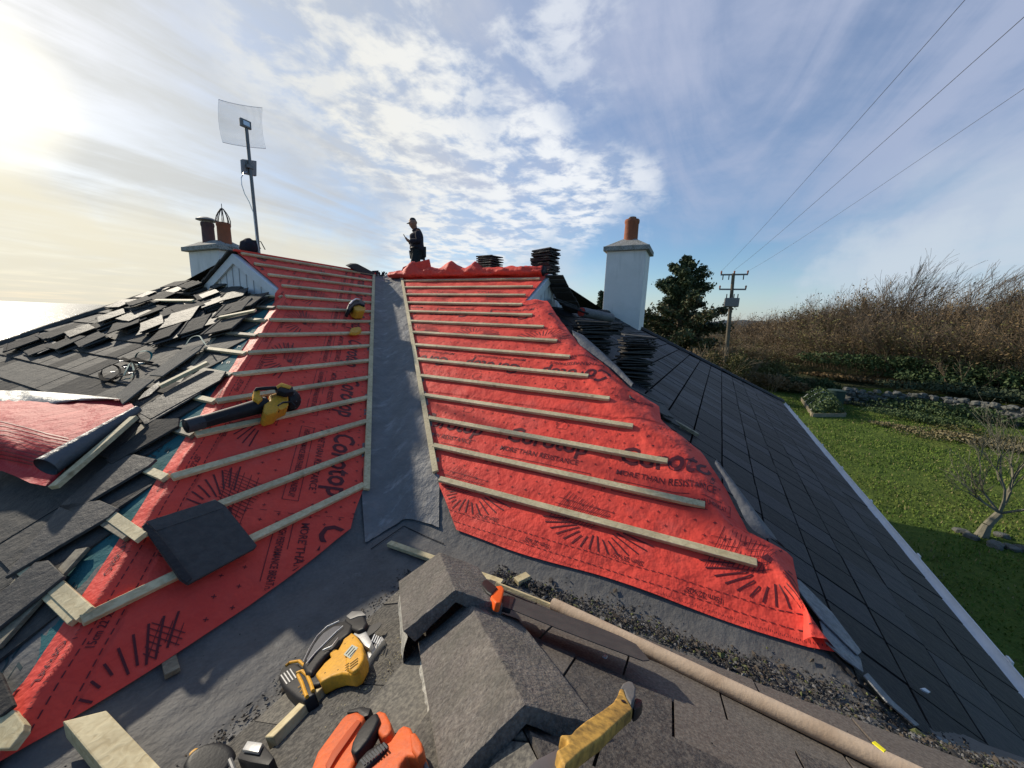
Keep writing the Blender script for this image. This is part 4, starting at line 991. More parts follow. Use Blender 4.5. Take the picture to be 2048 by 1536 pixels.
lines('battery_vent', [((562 + k * 6, 1350 - k * 4), (574 + k * 6, 1368 - k * 4)) for k in range(4)], PNL, .101, .004, .001, ALU, S)
for pts in (((572, 1332), (580, 1325), (598, 1322), (610, 1332), (616, 1344)), ((594, 1346), (604, 1342), (614, 1350), (622, 1368), (626, 1382)), ((596, 1350), (604, 1366), (610, 1384), (614, 1394))):
    mb = MB(); mb.tube([on(*p, PNL, .069) for p in pts], .0065, 8); mb.build('yellow_trim', YEL, S, smooth=True)
lines('trim_mark', [((600, 1384), (606, 1378)), ((604, 1390), (612, 1384)), ((596, 1376), (602, 1372))], PNL, .104, .003, .002, YEL, S)
pp_('upper_guard', [(688, 1240), (696, 1228), (712, 1223), (728, 1230), (734, 1244), (728, 1256), (714, 1262), (704, 1258), (694, 1252)], PNL, .125, .06, BLACK, S, .012, 3)
pp_('guard_ring', [(692, 1232), (704, 1222), (724, 1222), (732, 1230), (716, 1232), (700, 1238)], PNL, .132, .01, STEEL, S, .003)
c_ = on(741, 1262, PNL, .058); mb = MB(); xax = (on(728, 1240, PNL, .058) - c_); M_ = frame(c_, xax, PNL.n); mb.lathe([(.001, .0), (.05, .0), (.05, .003), (.001, .003)], M_, 28); mb.build('blade', BLADEM, S)
pp_('gear_cover', [(706, 1268), (716, 1258), (732, 1262), (744, 1284), (738, 1296), (728, 1290), (718, 1276)], PNL, .10, .05, ALU, S, .005)
pp_('base_plate', [(700, 1352), (728, 1316), (730, 1310), (744, 1294), (763, 1272), (768, 1278), (748, 1302), (734, 1322), (708, 1356)], PNL, .06, .055, ALU, S, .002)
lines('plate_rib', [((750 + k * 4, 1270 + k * 2), (744 + k * 4, 1284 + k * 2)) for k in range(4)], PNL, .085, .004, .004, PAINT, S)
for (x, y) in ((668, 1300), (690, 1288), (706, 1276), (722, 1310), (676, 1340), (650, 1346), (704, 1320)):
    mb = MB(); mb.lathe([(.0001, 0), (.0028, 0), (.0028, .0012), (.0001, .0012)], frame(on(x, y, PNL, .0755), (1, 0, 0), PNL.n), 10); mb.build('screw', BLACK, S)
# blower
KT[:] = [1, 1]
S = thing_px('leaf_blower', 'yellow and black cordless leaf blower with a long black nozzle lying across the battens', 'leaf blower', PL, 480, 830)
mb = MB(); A = on(372, 853, PL, .075); B = on(532, 809, PL, .11); d_ = (B - A).normalized(); pts = [A.lerp(B, k / 8) for k in range(9)]; mb.tube(pts, [.046, .047, .048, .050, .052, .055, .058, .062, .066], 24, cap=False); mb.tube(pts, [.040] * 9, 24, cap=True); mb.build('nozzle', BLACK, S, smooth='all')
mb = MB(); mb.tube([A + d_ * .0, A + d_ * .10], [.0505, .0515], 24); mb.build('nozzle_cuff', mat('grey_cuff', (.05, .052, .058), .5), S, smooth=True)
lines('nozzle_rib', [((400, 848), (528, 808))], PL, .125, .006, .003, BLACK, S)
pp_('housing', [(527, 824), (529, 808), (540, 800), (538, 790), (552, 785), (568, 783), (577, 792), (578, 808), (562, 814), (554, 824), (534, 829)], PL, .175, .13, YEL, S, .015, 3)
mb = MB(); c_ = on(578, 800, PL, .09); M_ = frame(c_, d_, PL.n) @ Matrix.Rotation(math.pi / 2, 4, 'Y'); mb.lathe([(.04, -.06), (.085, -.05), (.098, -.01), (.098, .03), (.075, .06), (.03, .065)], M_, 26); mb.build('fan_housing', BLACK, S, smooth=True)
for k in range(9): 
    mb = MB(); a_ = k * .7; mb.tube([M_ @ V((math.cos(a_) * .098, math.sin(a_) * .098, -.008)), M_ @ V((math.cos(a_) * .078, math.sin(a_) * .078, .060))], .004, 5); mb.build('fan_rib', STEEL, S)
mb = MB(); mb.tube([on(x, y, PL, h) for x, y, h in ((512, 800, .13), (508, 786, .17), (514, 778, .20), (528, 777, .215), (546, 776, .22), (560, 776, .21), (566, 782, .18))], [.014, .015, .015, .016, .016, .016, .018], 10); mb.build('handle', BLACK, S, smooth=True)
pp_('handle_front', [(507, 796), (507, 782), (514, 776), (521, 780), (520, 790), (526, 797), (518, 803)], PL, .19, .06, YEL, S, .008)
mb = MB(); mb.tube([on(x, y, PL, h) for x, y, h in ((556, 824, .15), (556, 812, .17), (566, 805, .18), (582, 804, .18), (590, 812, .16))], .009, 8); mb.build('side_handle', BLACK, S, smooth=True)
pp_('battery', [(552, 772), (563, 765), (586, 773), (588, 783), (572, 786), (556, 781)], PL, .24, .05, BLACK, S, .008)
pp_('battery_trim', [(553, 771), (563, 765), (584, 772), (580, 777), (562, 772), (556, 776)], PL, .247, .012, YEL, S, .003)
pp_('side_label', [(556, 816), (560, 808), (576, 806), (574, 814), (562, 820)], PL, .178, .002, YEL, S, 0)
word('DEWALT', (544, 796), (563, 791), 6, PL, .176, BLACK, S)
# small saw and pad higher up the slope
S = thing_px('small_circular_saw', 'small yellow and black circular saw resting on a high batten beside the valley', 'circular saw', PL, 714, 616)
pp_('motor_housing', [(706, 613), (716, 605), (726, 608), (732, 615), (730, 622), (716, 622), (708, 618)], PL, .17, .14, YEL, S, .02, 3)
pp_('guard', [(694, 617), (697, 608), (706, 600), (714, 597), (722, 598), (731, 605), (730, 611), (720, 607), (710, 609), (702, 616), (700, 621)], PL, .20, .12, BLACK, S, .015, 3)
mb = MB(); mb.tube([on(x, y, PL, .215) for x, y in ((699, 609), (705, 602), (712, 598), (719, 599))], .012, 8); mb.build('guard_stripe', ALU, S, smooth=True)
pp_('base_plate', [(694, 618), (704, 615), (712, 622), (700, 624)], PL, .06, .03, STEEL, S, .003)
o = loose([(699, 666), (703, 654), (718, 652), (725, 658), (722, 664), (714, 667)], PL, .085, .05, 'small yellow plastic pouch lying by a batten beside the valley', YEL, 'tool_pouch', 'pouch', .02)
# nail gun
KT[:] = [.66, .62]
S = thing_px('nail_gun', 'orange and black nail gun lying at the bottom of the view below the ridge tiles', 'nail gun', PNL, 720, 1500)
pp_('body', [(590, 1620), (632, 1506), (660, 1468), (682, 1438), (694, 1426), (714, 1421), (728, 1428), (726, 1440), (706, 1470), (680, 1504), (650, 1560), (640, 1640)], PNL, .10, .085, ORANGE, S, .018, 3)
pp_('body_groove', [(650, 1530), (664, 1502), (692, 1464), (714, 1438), (722, 1442), (700, 1474), (672, 1514), (656, 1542)], PNL, .106, .012, mat('dark_orange', (.42, .07, .02), .6), S, .003)
pp_('end_cap', [(692, 1425), (698, 1418), (722, 1412), (742, 1415), (736, 1430), (724, 1434), (714, 1423)], PNL, .095, .08, BLACK, S, .008)
pp_('side_body', [(648, 1560), (680, 1510), (706, 1474), (722, 1452), (738, 1448), (736, 1470), (716, 1508), (690, 1560), (676, 1620)], PNL, .115, .07, ORANGE, S, .015, 3)
pp_('grip', [(700, 1502), (704, 1484), (714, 1464), (730, 1442), (744, 1428), (754, 1424), (758, 1436), (748, 1458), (736, 1478), (720, 1498), (708, 1508)], PNL, .150, .05, BLACK, S, .014, 3)
pp_('magazine_cap', [(750, 1426), (760, 1420), (770, 1424), (780, 1442), (783, 1458), (776, 1470), (764, 1474), (750, 1460), (752, 1442)], PNL, .13, .09, ORANGE, S, .015, 3)
pp_('rear_body', [(690, 1640), (704, 1560), (722, 1522), (748, 1500), (780, 1482), (796, 1458), (808, 1449), (820, 1453), (826, 1466), (838, 1482), (843, 1500), (834, 1514), (812, 1510), (800, 1528), (788, 1580), (780, 1640)], PNL, .135, .10, ORANGE, S, .016, 3)
pp_('rear_lug', [(818, 1466), (830, 1463), (842, 1482), (846, 1502), (834, 1514), (822, 1500)], PNL, .145, .04, ORANGE, S, .01, 3)
g_ = pp_('ribbed_grip', [(700, 1548), (716, 1520), (734, 1500), (760, 1484), (774, 1482), (774, 1492), (756, 1512), (734, 1532), (712, 1560)], PNL, .150, .03, BLACK, S, .01, 3)
for k in range(9):
    a = (722 + k * 5.6, 1520 - k * 4.2); mb = MB(); mb.tube([on(a[0], a[1], PNL, .0995), on(a[0] + 8, a[1] + 10, PNL, .0995)], .0022, 5); mb.build('grip_rib', STEEL, g_)
mb = MB(); mb.tube([on(838, 1506, PNL, .07), on(868, 1570, PNL, .04)], .006, 6); mb.build('nose_rod', STEEL, S)
# ear defenders
S = thing_px('ear_defenders', 'pair of black ear defenders at the bottom left beside the pale timber', 'ear defenders', PZ, 440, 1520)
for (cx, cy, rx_, ry_, h) in ((418, 1522, 54, 40, .10), (508, 1556, 58, 42, .11)):
    pts = [(cx + math.cos(k / 22 * 6.2832) * rx_, cy + math.sin(k / 22 * 6.2832) * ry_ - .35 * math.cos(k / 22 * 6.2832) * ry_) for k in range(22)]
    pp_('ear_cup', pts, PZ, h + .05, .07, BLACK, S, .022, 4)
mb = MB(); mb.tube([on(460, 1520, PZ, .13), on(470, 1545, PZ, .15), on(490, 1560, PZ, .14)], .007, 8); mb.build('headband', STEEL, S, smooth=True)
pp_('yellow_shell', [(376, 1506), (390, 1494), (406, 1494), (396, 1510), (380, 1520)], PZ, .14, .03, YEL, S, .008)
# silver headed tool
S = thing_px('nail_box', 'small black box with a bright metal lid leaning on the pale timber offcut', 'box', PNL, 510, 1505)
pp_('case', [(474, 1516), (486, 1494), (494, 1482), (526, 1486), (548, 1514), (536, 1530), (500, 1524)], PNL, .07, .07, BLACK, S, .005)
pp_('lid', [(484, 1499), (495, 1481), (525, 1485), (516, 1504)], PNL, .09, .018, ALU, S, .003)
KT[:] = [1, 1]
# timber
def wst(a, b, pl, h, w, th, mt, label): return stick(a, b, pl, h, w, th, mt, label)
wst((548, 1500), (664, 1378), PNL, .006, .050, .045, WOODP, 'short pale timber offcut lying under the battery end of the circular saw')
wst((778, 1090), (1004, 1170), PZ, .012, .045, .024, WOODP, 'pale batten lying behind the nearest ridge tile at the foot of the valley')
wst((992, 1172), (1186, 1250), PNR, .03, .022, .02, WOODP, 'thin pale strip of wood alongside the hand saw')
wst((1032, 1168), (1056, 1156), PZ, .006, .05, .03, WOODP, 'tiny square wood offcut on the grey lining beside the rubble')
wst((714, 1238), (750, 1200), PNL, .004, .028, .008, WOODG, 'thin weathered wood sliver in front of the circular saw')
wst((742, 1258), (776, 1214), PNL, .004, .016, .006, WOODG, 'narrow grey wood sliver beside the saw blade')
wst((338, 1322), (346, 1352), PZ, .004, .05, .025, WOODG, 'stub of timber poking out from under the lower edge of the left underlay')
wst((228, 1036), (288, 1078), PH1, .02, .055, .026, WOOD, 'short batten stub from under the white scuffed tile to the hip')
wst((106, 1166), (178, 1232), PH1, .02, .06, .026, WOOD, 'split short batten stub near the bottom left, meeting the lowest long batten')
mb = MB(); mb.px([(-30, 1440), (10, 1430), (26, 1418), (48, 1448), (46, 1462), (18, 1498), (-30, 1500)], PH1, .04, .03); o = mb.build('timber_block', WOODP, bevel=.004); single(o); tag(o, 'broken end of pale timber at the bottom left edge', 'timber')
mb = MB(); mb.px([(125, 1442), (213, 1420), (323, 1536), (400, 1620), (270, 1620), (203, 1536)], PZ, .11, .075); o = mb.build('timber_post', WOODP, bevel=.005, seg=2); single(o); tag(o, 'thick pale sawn timber in the bottom left corner', 'timber')
# cardboard tube and hand saw
mb = MB(); A = on(1106, 1208, PNR, .05); B = on(1850, 1562, PNR, .045); mb.tube([A.lerp(B, k / 12) for k in range(13)], .029, 28, cap=False); mb.tube([A.lerp(B, k / 2) for k in range(3)], .0265, 28, cap=True); o = mb.build('cardboard_tube', CARD, smooth='all'); single(o); tag(o, 'long brown cardboard tube lying along the rubble filled gutter', 'tube')
S = thing_px('hand_saw', 'hand saw with dull dark blade and orange and black handle by the cardboard tube', 'hand saw', PNR, 1150, 1250)
PW = Plane(V((TT, 0, 1)) + V((.15, -.1, 0)), 0)
pp_('blade', [(1028, 1194), (1100, 1219), (1177, 1246), (1240, 1272), (1272, 1288), (1299, 1320), (1286, 1321), (1200, 1289), (1117, 1257), (1022, 1218)], PNR, .095, .003, BLADEM, S, 0)
pp_('ferrule', [(1002, 1192), (1014, 1190), (1030, 1194), (1022, 1218), (1004, 1212)], PNR, .10, .02, BLACK, S, .004)
pp_('orange_handle', [(984, 1184), (992, 1172), (1004, 1170), (1009, 1178), (1006, 1192), (1002, 1206), (992, 1204), (982, 1194)], PNR, .12, .035, HIVIS, S, .008, 3)
pp_('black_handle', [(962, 1168), (966, 1160), (974, 1158), (992, 1172), (996, 1176), (984, 1188), (974, 1182)], PNR, .125, .035, BLACK, S, .008, 3)
# ochre handled hatchet
S = thing_px('hatchet', 'worn ochre handled slater\'s hatchet with a grey butt resting on the nearest ridge tile', 'hatchet', PNR, 1200, 1440)
hd_ = pp_('handle', [(1114, 1498), (1136, 1486), (1136, 1478), (1120, 1468), (1142, 1468), (1150, 1458), (1172, 1440), (1204, 1420), (1226, 1404), (1236, 1388), (1240, 1376), (1248, 1378), (1252, 1392), (1266, 1418), (1240, 1440), (1204, 1474), (1164, 1502), (1130, 1534)], PNR, .145, .024, OCHRE, S, .010, 4)
pp_('butt', [(1241, 1375), (1246, 1366), (1256, 1361), (1266, 1364), (1272, 1376), (1270, 1394), (1263, 1406), (1253, 1392), (1249, 1378)], PNR, .147, .038, mat('grey_rubber_butt', (.14, .135, .13), .7, bump=(60, .2)), S, .008, 3)
pp_('clip', [(1263, 1408), (1271, 1394), (1284, 1398), (1286, 1406), (1278, 1416), (1269, 1421)], PNR, .13, .025, BLACK, S, .005)
mb = MB(); c_ = on(1247, 1403, PNR, .146); mb.lathe([(.0001, 0), (.0055, 0), (.0055, .0012), (.0001, .0012)], frame(c_, (1, 0, 0), PNR.n), 14); mb.build('hole', BLACK, hd_)
pp_('head', [(1128, 1536), (1116, 1496), (1070, 1520), (1030, 1560), (1060, 1600), (1110, 1580)], PNR, .125, .012, STEEL, S, .003)
# litter
def chips(name, n, gen, label, cat, mats, smin, smax, seed):
    r4 = random.Random(seed); mb = MB()
    for _ in range(n):
        p, sc = gen(r4); s = r4.uniform(smin, smax) * sc * (2.2 if r4.random() < .06 else 1); a = r4.uniform(0, 6.28)
        z = hroof(p[0], p[1]) + .004 + (.015 * r4.random() if name != 'crumbs' else 0)
        c = V((p[0], p[1], z)); u = V((math.cos(a), math.sin(a), r4.uniform(-.4, .4))) * s; w = V((-math.sin(a), math.cos(a), r4.uniform(-.4, .4))) * s * r4.uniform(.3, .9); h_ = V((0, 0, s * r4.uniform(.15, .7)))
        vs = [c - u, c + w, c + u * r4.uniform(.6, 1.2), c - w, c + h_ + u * r4.uniform(-.4, .4)]; mb.add(vs, [(0, 1, 4), (1, 2, 4), (2, 3, 4), (3, 0, 4), (0, 3, 2, 1)], r4.choices(range(len(mats)), [6, 4, 2, 1][:len(mats)])[0])
    o = mb.build(name, mats); return tag(o, label, cat, kind='stuff')
def lump(seed):
    bm = bmesh.new(); bmesh.ops.create_icosphere(bm, subdivisions=2, radius=1)
    for v in bm.verts: p = v.co.copy(); v.co = p * (1 + .4 * noise.noise(p * 1.1 + V((seed, 0, 0)))); v.co.z = max(-.6, min(.55, v.co.z))
    me = bpy.data.meshes.new('slate_lump'); bm.to_mesh(me); bm.free(); me.materials.append(SLATE); return me
RKS = [lump(i * 2.7) for i in range(3)]
CH = [mat('chip_dark', (.035, .034, .034), .85, bump=(60, .4)), mat('chip_brown', (.085, .068, .052), .9), mat('chip_grey', (.16, .155, .15), .85), mat('chip_moss', (.12, .13, .05), .9)]
def g1(r4):
    y = -.95 - 3.2 * r4.random() ** .9; w = .058 + .045 * nz3(y * 2.1, 3) + .04 * max(0, -(y + 2.2)); return (-.12 + .01 * nz3(y * 3, 7) + r4.gauss(0, 1) * w * .75, y), 1
chips('rubble', 5600, g1, 'band of slate rubble, moss and grit along the right-hand gutter', 'rubble', CH, .003, .011, 1)
def g2(r4):
    if r4.random() < .3: y = -.55 - .5 * r4.random(); return (-.20 + (y + .5) * .25 + r4.gauss(0, .05), y), 1
    x = -.35 - 1.5 * r4.random(); return (x, -.50 + .03 * nz3(x * 4, 2) + r4.gauss(0, .03)), 1
chips('crumbs', 1100, g2, 'dark crumbs and grit along the edge of the left-hand lining', 'grit', CH[:3], .002, .008, 2)
def g3(r4):
    while True:
        x, y = r4.uniform(-1.7, .3), r4.uniform(-3.4, .05)
        if max(x, y) < .1: return (x, y), 1
chips('scattered_grit', 700, g3, 'fine scattered grit and flakes over the grey lining', 'grit', [CH[0], CH[2], CH[1]], .001, .0045, 3)
def g4(r4): x = -1.0 + r4.gauss(0, .16); return (x, -.98 + (x + 1.0) * -.1 + r4.gauss(0, .10)), 1
chips('sawdust', 2200, g4, 'pale sawdust sprinkled round the circular saw', 'sawdust', [mat('sawdust_pale', (.45, .38, .22), .9), CH[1]], .001, .0032, 4)
o = loose([(1744, 1484), (1750, 1482), (1772, 1500), (1768, 1503)], PNR, .10, .003, 'small bright yellow scrap of tape on the cardboard tube', mat('yellow_tape', (.85, .75, .03), .5), 'tape_scrap', 'scrap', 0)
o = loose([(1636, 1440), (1650, 1446), (1692, 1466), (1680, 1470), (1650, 1456)], PNR, .012, .003, 'narrow red scrap of membrane under the cardboard tube', RED, 'membrane_scrap', 'scrap', 0)
o = loose([(1842, 1376), (1850, 1375), (1862, 1384), (1858, 1386), (1848, 1381)], PH2, .04, .01, 'small white curled flake on the dark slope near the right gutter end', PAINT, 'flake', 'flake', .002)
o = loose([(1204, 1312), (1210, 1308), (1216, 1312), (1213, 1316), (1208, 1314)], PNR, .03, .004, 'tiny white shell on the brown tiles beside the hand saw', PAINT, 'flake', 'flake', .001)
for i, (x, y, s) in enumerate(((1080, 1170, .030), (1068, 1180, .022), (1096, 1176, .028), (1110, 1172, .02), (1090, 1190, .026), (1062, 1192, .018), (1102, 1160, .02), (1075, 1200, .022))):
    c_ = on(x, y, PZ, .012); inst(RKS[i % 3], Matrix.Translation(c_) @ Matrix.Rotation(i * 1.1, 4, 'Z') @ Matrix.Rotation(i * .5, 4, 'X') @ Matrix.Diagonal((s, s * .7, s * .45, 1)), 'slate_lump', 'dark slate lump in the little heap beside the square wood offcut', 'rubble lump', 'lumps beside the wood offcut')

# ================================================================ the roofer
pc = atd(834, 500, 10.3); fx, fy = pc.x, pc.y; rz_ = TT * (2 * YR - fx); fz = atd(830, 438, 10.3).z - 1.60
per = empty('person', (fx, fy, fz), 'man in dark work clothes and cap beyond the ridge, looking down at a phone', 'person')
fw = V((-.72, .69, 0)).normalized(); sdv = V((0, 0, 1)).cross(fw)       # his forward and left
Hs = .90
def W_(f, s, u): return V((fx, fy, fz)) + (fw * f + sdv * s) * Hs + V((0, 0, u * Hs))
def skin(name, pts, edges, rad, mt, par, sub=2):
    me = bpy.data.meshes.new(name); me.from_pydata([W_(*p) for p in pts], edges, []); o = bpy.data.objects.new(name, me); COL.objects.link(o)
    o.modifiers.new('s', 'SKIN'); o.modifiers['s'].branch_smoothing = .6
    if not me.skin_vertices: bpy.context.view_layer.objects.active = o
    for v, r_ in zip(me.skin_vertices[0].data, rad): v.radius = (r_[0] * Hs, r_[1] * Hs) if isinstance(r_, tuple) else (r_ * Hs, r_ * Hs)
    me.skin_vertices[0].data[0].use_root = True
    sb = o.modifiers.new('b', 'SUBSURF'); sb.levels = sub; sb.render_levels = sub; bpy.context.view_layer.update()
    m2 = bpy.data.meshes.new_from_object(o.evaluated_get(bpy.context.evaluated_depsgraph_get())); bpy.data.objects.remove(o); m2.materials.clear(); m2.materials.append(mt)
    for p in m2.polygons: p.use_smooth = True
    m2.transform(WM(par).inverted()); o = bpy.data.objects.new(name, m2); COL.objects.link(o); o.parent = par; return o
torso = [(0, 0, .95), (0, 0, 1.08), (.0, 0, 1.22), (.0, 0, 1.36), (.03, 0, 1.47), (.055, 0, 1.525)]
P_ = list(torso); Ed = [(0, 1), (1, 2), (2, 3), (3, 4), (4, 5)]; Rd = [(.13, .16), (.125, .15), (.12, .155), (.115, .16), (.085, .085), (.078, .078)]
def chain(root, pts, rs):
    k = root
    for p, r_ in zip(pts, rs): P_.append(p); Rd.append(r_); Ed.append((k, len(P_) - 1)); k = len(P_) - 1
    return k
chain(5, [(.085, 0, 1.575), (.115, 0, 1.63), (.100, 0, 1.70), (.095, 0, 1.745)], [(.115, .10), (.15, .125), (.15, .13), .10])
legs = {}
for s, kf in ((1, .05), (-1, -.02)):
    chain(0, [(0, .10 * s, .87), (.05 + kf, .13 * s, .50), (kf - .02, .15 * s, .10), (.10 + kf, .16 * s, .04)], [.085, .06, .045, .04])
    w = chain(3, [(.0, .18 * s, 1.42), (-.02, .235 * s, 1.16), (.20, .11 * s, 1.15), (.27, .06 * s, 1.19)], [.06, .045, .030, .030])
    for q, (fo, l) in enumerate(((.018, .05), (.006, .06), (-.006, .055), (-.018, .045))):
        chain(w, [(.30, (.045 + fo) * s, 1.215 + .01 * q), (.325, (.03 + fo) * s, 1.235 + .01 * q)], [.009, .008])
    chain(w, [(.285, .035 * s, 1.235), (.305, .015 * s, 1.255)], [.009, .008])
skin('body', P_, Ed, Rd, SKIN, per)
P_ = [(0, 0, .86), (0, 0, 1.02), (0, 0, 1.18), (0, 0, 1.34), (.02, 0, 1.46), (.045, 0, 1.53)]; Ed = [(0, 1), (1, 2), (2, 3), (3, 4), (4, 5)]; Rd = [(.21, .24), (.20, .235), (.20, .24), (.185, .24), (.14, .17), (.11, .11)]
for s in (1, -1): chain(3, [(.0, .20 * s, 1.36), (-.03, .27 * s, 1.14), (.14, .155 * s, 1.145), (.21, .11 * s, 1.16)], [.11, .09, .078, .062])
jk = skin('jacket', P_, Ed, Rd, CLOTH, per)
P_ = [(0, 0, .98)]; Ed = []; Rd = [(.20, .22)]
for s, kf in ((1, .05), (-1, -.02)): chain(0, [(0, .10 * s, .86), (.05 + kf, .13 * s, .50), (kf - .02, .15 * s, .12)], [.15, .12, .10])
skin('trousers', P_, Ed, Rd, CLOTHB, per)
for s, kf in ((1, .05), (-1, -.02)):
    P_ = [(kf - .05, .15 * s, .05)]; Ed = []; Rd = [.05]; chain(0, [(kf + .06, .155 * s, .045), (kf + .16, .16 * s, .035)], [.048, .038]); skin('boot', P_, Ed, Rd, BLACK, per, 1)
M_ = frame(W_(.108, 0, 1.685), fw * 1.0 + V((0, 0, -.35)), V((0, 0, 1)) + fw * .35); mb = MB(); mb.lathe([(.100 * Hs, 0), (.103 * Hs, .03 * Hs), (.095 * Hs, .07 * Hs), (.07 * Hs, .10 * Hs), (.03 * Hs, .118 * Hs), (.004, .12 * Hs)], M_, 20)
cp_ = mb.build('cap', BLACK, per, smooth=True); mb = MB()
vs = [M_ @ V((math.cos(a) * .10 * Hs, math.sin(a) * .09 * Hs, .012)) for a in [R(-70 + 14 * k) for k in range(11)]] + [M_ @ V((.07 * Hs + math.cos(a) * .115 * Hs, math.sin(a) * .08 * Hs, -.004)) for a in [R(-70 + 14 * k) for k in range(11)]]
vs2 = [v + V((0, 0, .006)) for v in vs]; mb.add(vs + vs2, [(k, k + 1, k + 12, k + 11) for k in range(10)] + [(k + 22, k + 33, k + 34, k + 23) for k in range(10)] + [(k + 11, k + 12, k + 34, k + 33) for k in range(10)]); mb.build('peak', BLACK, cp_)
for s in (1, -1):
    mb = MB(); mb.lathe([(.001, 0), (.009, .002), (.009, .006), (.001, .008)], frame(W_(.206, .03 * s, 1.665), sdv, fw), 8); mb.build('eye', PAINT, per)
mb = MB(); mb.tube([W_(.205, 0, 1.665), W_(.238, 0, 1.635), W_(.215, 0, 1.625)], [.008, .014, .008], 8); mb.build('nose', SKIN, per, smooth=True)
mb = MB(); mb.tube([W_(.203, -.022, 1.60), W_(.212, 0, 1.600), W_(.203, .022, 1.60)], .005, 6); mb.build('mouth', mat('lips', (.2, .07, .06), .6), per)
for s in (1, -1): mb = MB(); mb.tube([W_(.11, .082 * s, 1.67), W_(.10, .092 * s, 1.65), W_(.11, .084 * s, 1.625)], [.010, .014, .008], 8); mb.build('ear', SKIN, per, smooth=True)
mb = MB(); c_ = W_(-.20, .02, .90); mb.box((0, 0, 0), .09, .14, .26, frame(c_, fw, Z)); mb.box((.0, -.03, -.16), .05, .06, .14, frame(c_, fw, Z)); mb.build('tool_pouch', BLACK, per, bevel=.02)
mb = MB(); mb.tube([W_(math.cos(k / 16 * 6.2832) * .172, math.sin(k / 16 * 6.2832) * .195, .98) for k in range(17)], .02, 6); mb.build('belt', BLACK, per, smooth=True)
mb = MB(); M_ = frame(W_(.325, 0, 1.255), fw * .5 + V((0, 0, .85)), -fw * .85 + V((0, 0, .5))); mb.box((0, 0, 0), .155, .075, .010, M_); o = mb.build('phone', BLACK, bevel=.002); single(o); tag(o, 'dark phone held up in both hands by the man on the ridge', 'phone')

mb = MB()
for k in range(5): mb.box((fx + fw.x * .05, fy + fw.y * .05, fz - .02 - (k + .5) * (fz - .02 - rz_ + .12) / 5), .5, 1.1, (fz - .02 - rz_ + .12) / 5 - .004)
o = mb.build('board_stack', WOODG, bevel=.004); single(o); tag(o, 'stack of boards behind the ridge carrying the standing man', 'boards')
# ================================================================ surroundings
GRASS = mat('lawn_grass', (.085, .130, .025), .95, var=(.25, .8, (.125, .140, .032), .7, .7, (.050, .088, .018), 7, .6, (.035, .065, .014), 30, .5, (.13, .15, .04)), bump=(9, .9, 2, .4), spec=.05)
SCRUB = mat('rough_ground', (.05, .055, .024), .95, var=(.5, .8, (.028, .040, .016), 3, .7, (.09, .085, .045)), bump=(3, 1.0), spec=.1)
def dcam(x, y): return math.hypot(x - O.x, y - O.y)
def azim(x, y): return math.degrees(math.atan2(y - O.y, x - O.x))
def gz(x, y):
    z = GZ; D = dcam(x, y); A = azim(x, y)
    z += .05 * nz3(x * .15, y * .15)
    if D > 38: z += min(1, (D - 38) / 6) * 1.5 * (1 if A < 10 else max(0, 1 - (A - 10) / 12)) + .25 * nz3(x * .3, y * .3, 2) * min(1, (D - 38) / 6)
    if D > 60: z += min(1, (D - 60) / 120) * 3.0 * (1 if A < 12 else 0)
    sea = y - 22 - .25 * x                     # the land falls to the shore on the left
    if sea > 0: z -= min(30, sea * 1.1)
    return z
def grid_ground(name, xs, ys, m_, keep):
    mb = MB(); id_ = {}
    for i, x in enumerate(xs):
        for j, y in enumerate(ys): id_[i, j] = len(mb.v); mb.v.append((x, y, gz(x, y)))
    for i in range(len(xs) - 1):
        for j in range(len(ys) - 1): mb.f.append((id_[i, j], id_[i + 1, j], id_[i + 1, j + 1], id_[i, j + 1])); D = dcam(xs[i], ys[j]); mb.mi.append(1 if keep(xs[i], ys[j]) else 0)
    return mb.build(name, m_, smooth='all')
def rng(a, b, s): n = int(round((b - a) / s)); return [a + i * (b - a) / n for i in range(n + 1)]
xs = rng(-200, -30, 17) + rng(-30, 60, 1.25)[1:] + rng(60, 200, 7)[1:] + [300, 450, 700, 1200]
ys = [-900, -600, -400] + rng(-260, -60, 8) + rng(-60, 30, 1.25)[1:] + rng(30, 60, 5)[1:] + [90, 150]
g = grid_ground('ground', xs, ys, [GRASS, SCRUB], lambda x, y: dcam(x, y) > 40); tag(g, kind='structure')
mb = MB(); mb.add([(-60000, -60000, -24), (80000, -60000, -24), (80000, 80000, -24), (-60000, 80000, -24)], [(0, 1, 2, 3)])
SEA = bpy.data.materials.new('sea_water'); SEA.use_nodes = True; nt = SEA.node_tree; b = nt.nodes['Principled BSDF']; b.inputs['Base Color'].default_value = (.02, .035, .045, 1); b.inputs['Roughness'].default_value = .30; b.inputs['Specular IOR Level'].default_value = .28
tc = nt.nodes.new('ShaderNodeTexCoord'); pv = None
for sc, st_, ds in ((.12, .9, 1.2), (.6, .7, .3), (.02, .5, 4)):
    n_ = nt.nodes.new('ShaderNodeTexNoise'); n_.inputs['Scale'].default_value = sc; n_.inputs['Detail'].default_value = 5; nt.links.new(tc.outputs['Object'], n_.inputs['Vector'])
    bp = nt.nodes.new('ShaderNodeBump'); bp.inputs['Strength'].default_value = st_; bp.inputs['Distance'].default_value = ds; nt.links.new(n_.outputs['Fac'], bp.inputs['Height'])
    if pv: nt.links.new(pv, bp.inputs['Normal'])
    pv = bp.outputs[0]
nt.links.new(pv, b.inputs['Normal'])
df = nt.nodes.new('ShaderNodeBsdfDiffuse'); df.inputs[0].default_value = (.20, .215, .22, 1); gl_ = nt.nodes.new('ShaderNodeBsdfGlossy'); gl_.inputs[0].default_value = (.5, .5, .5, 1); gl_.inputs['Roughness'].default_value = .18; nt.links.new(pv, gl_.inputs['Normal'])
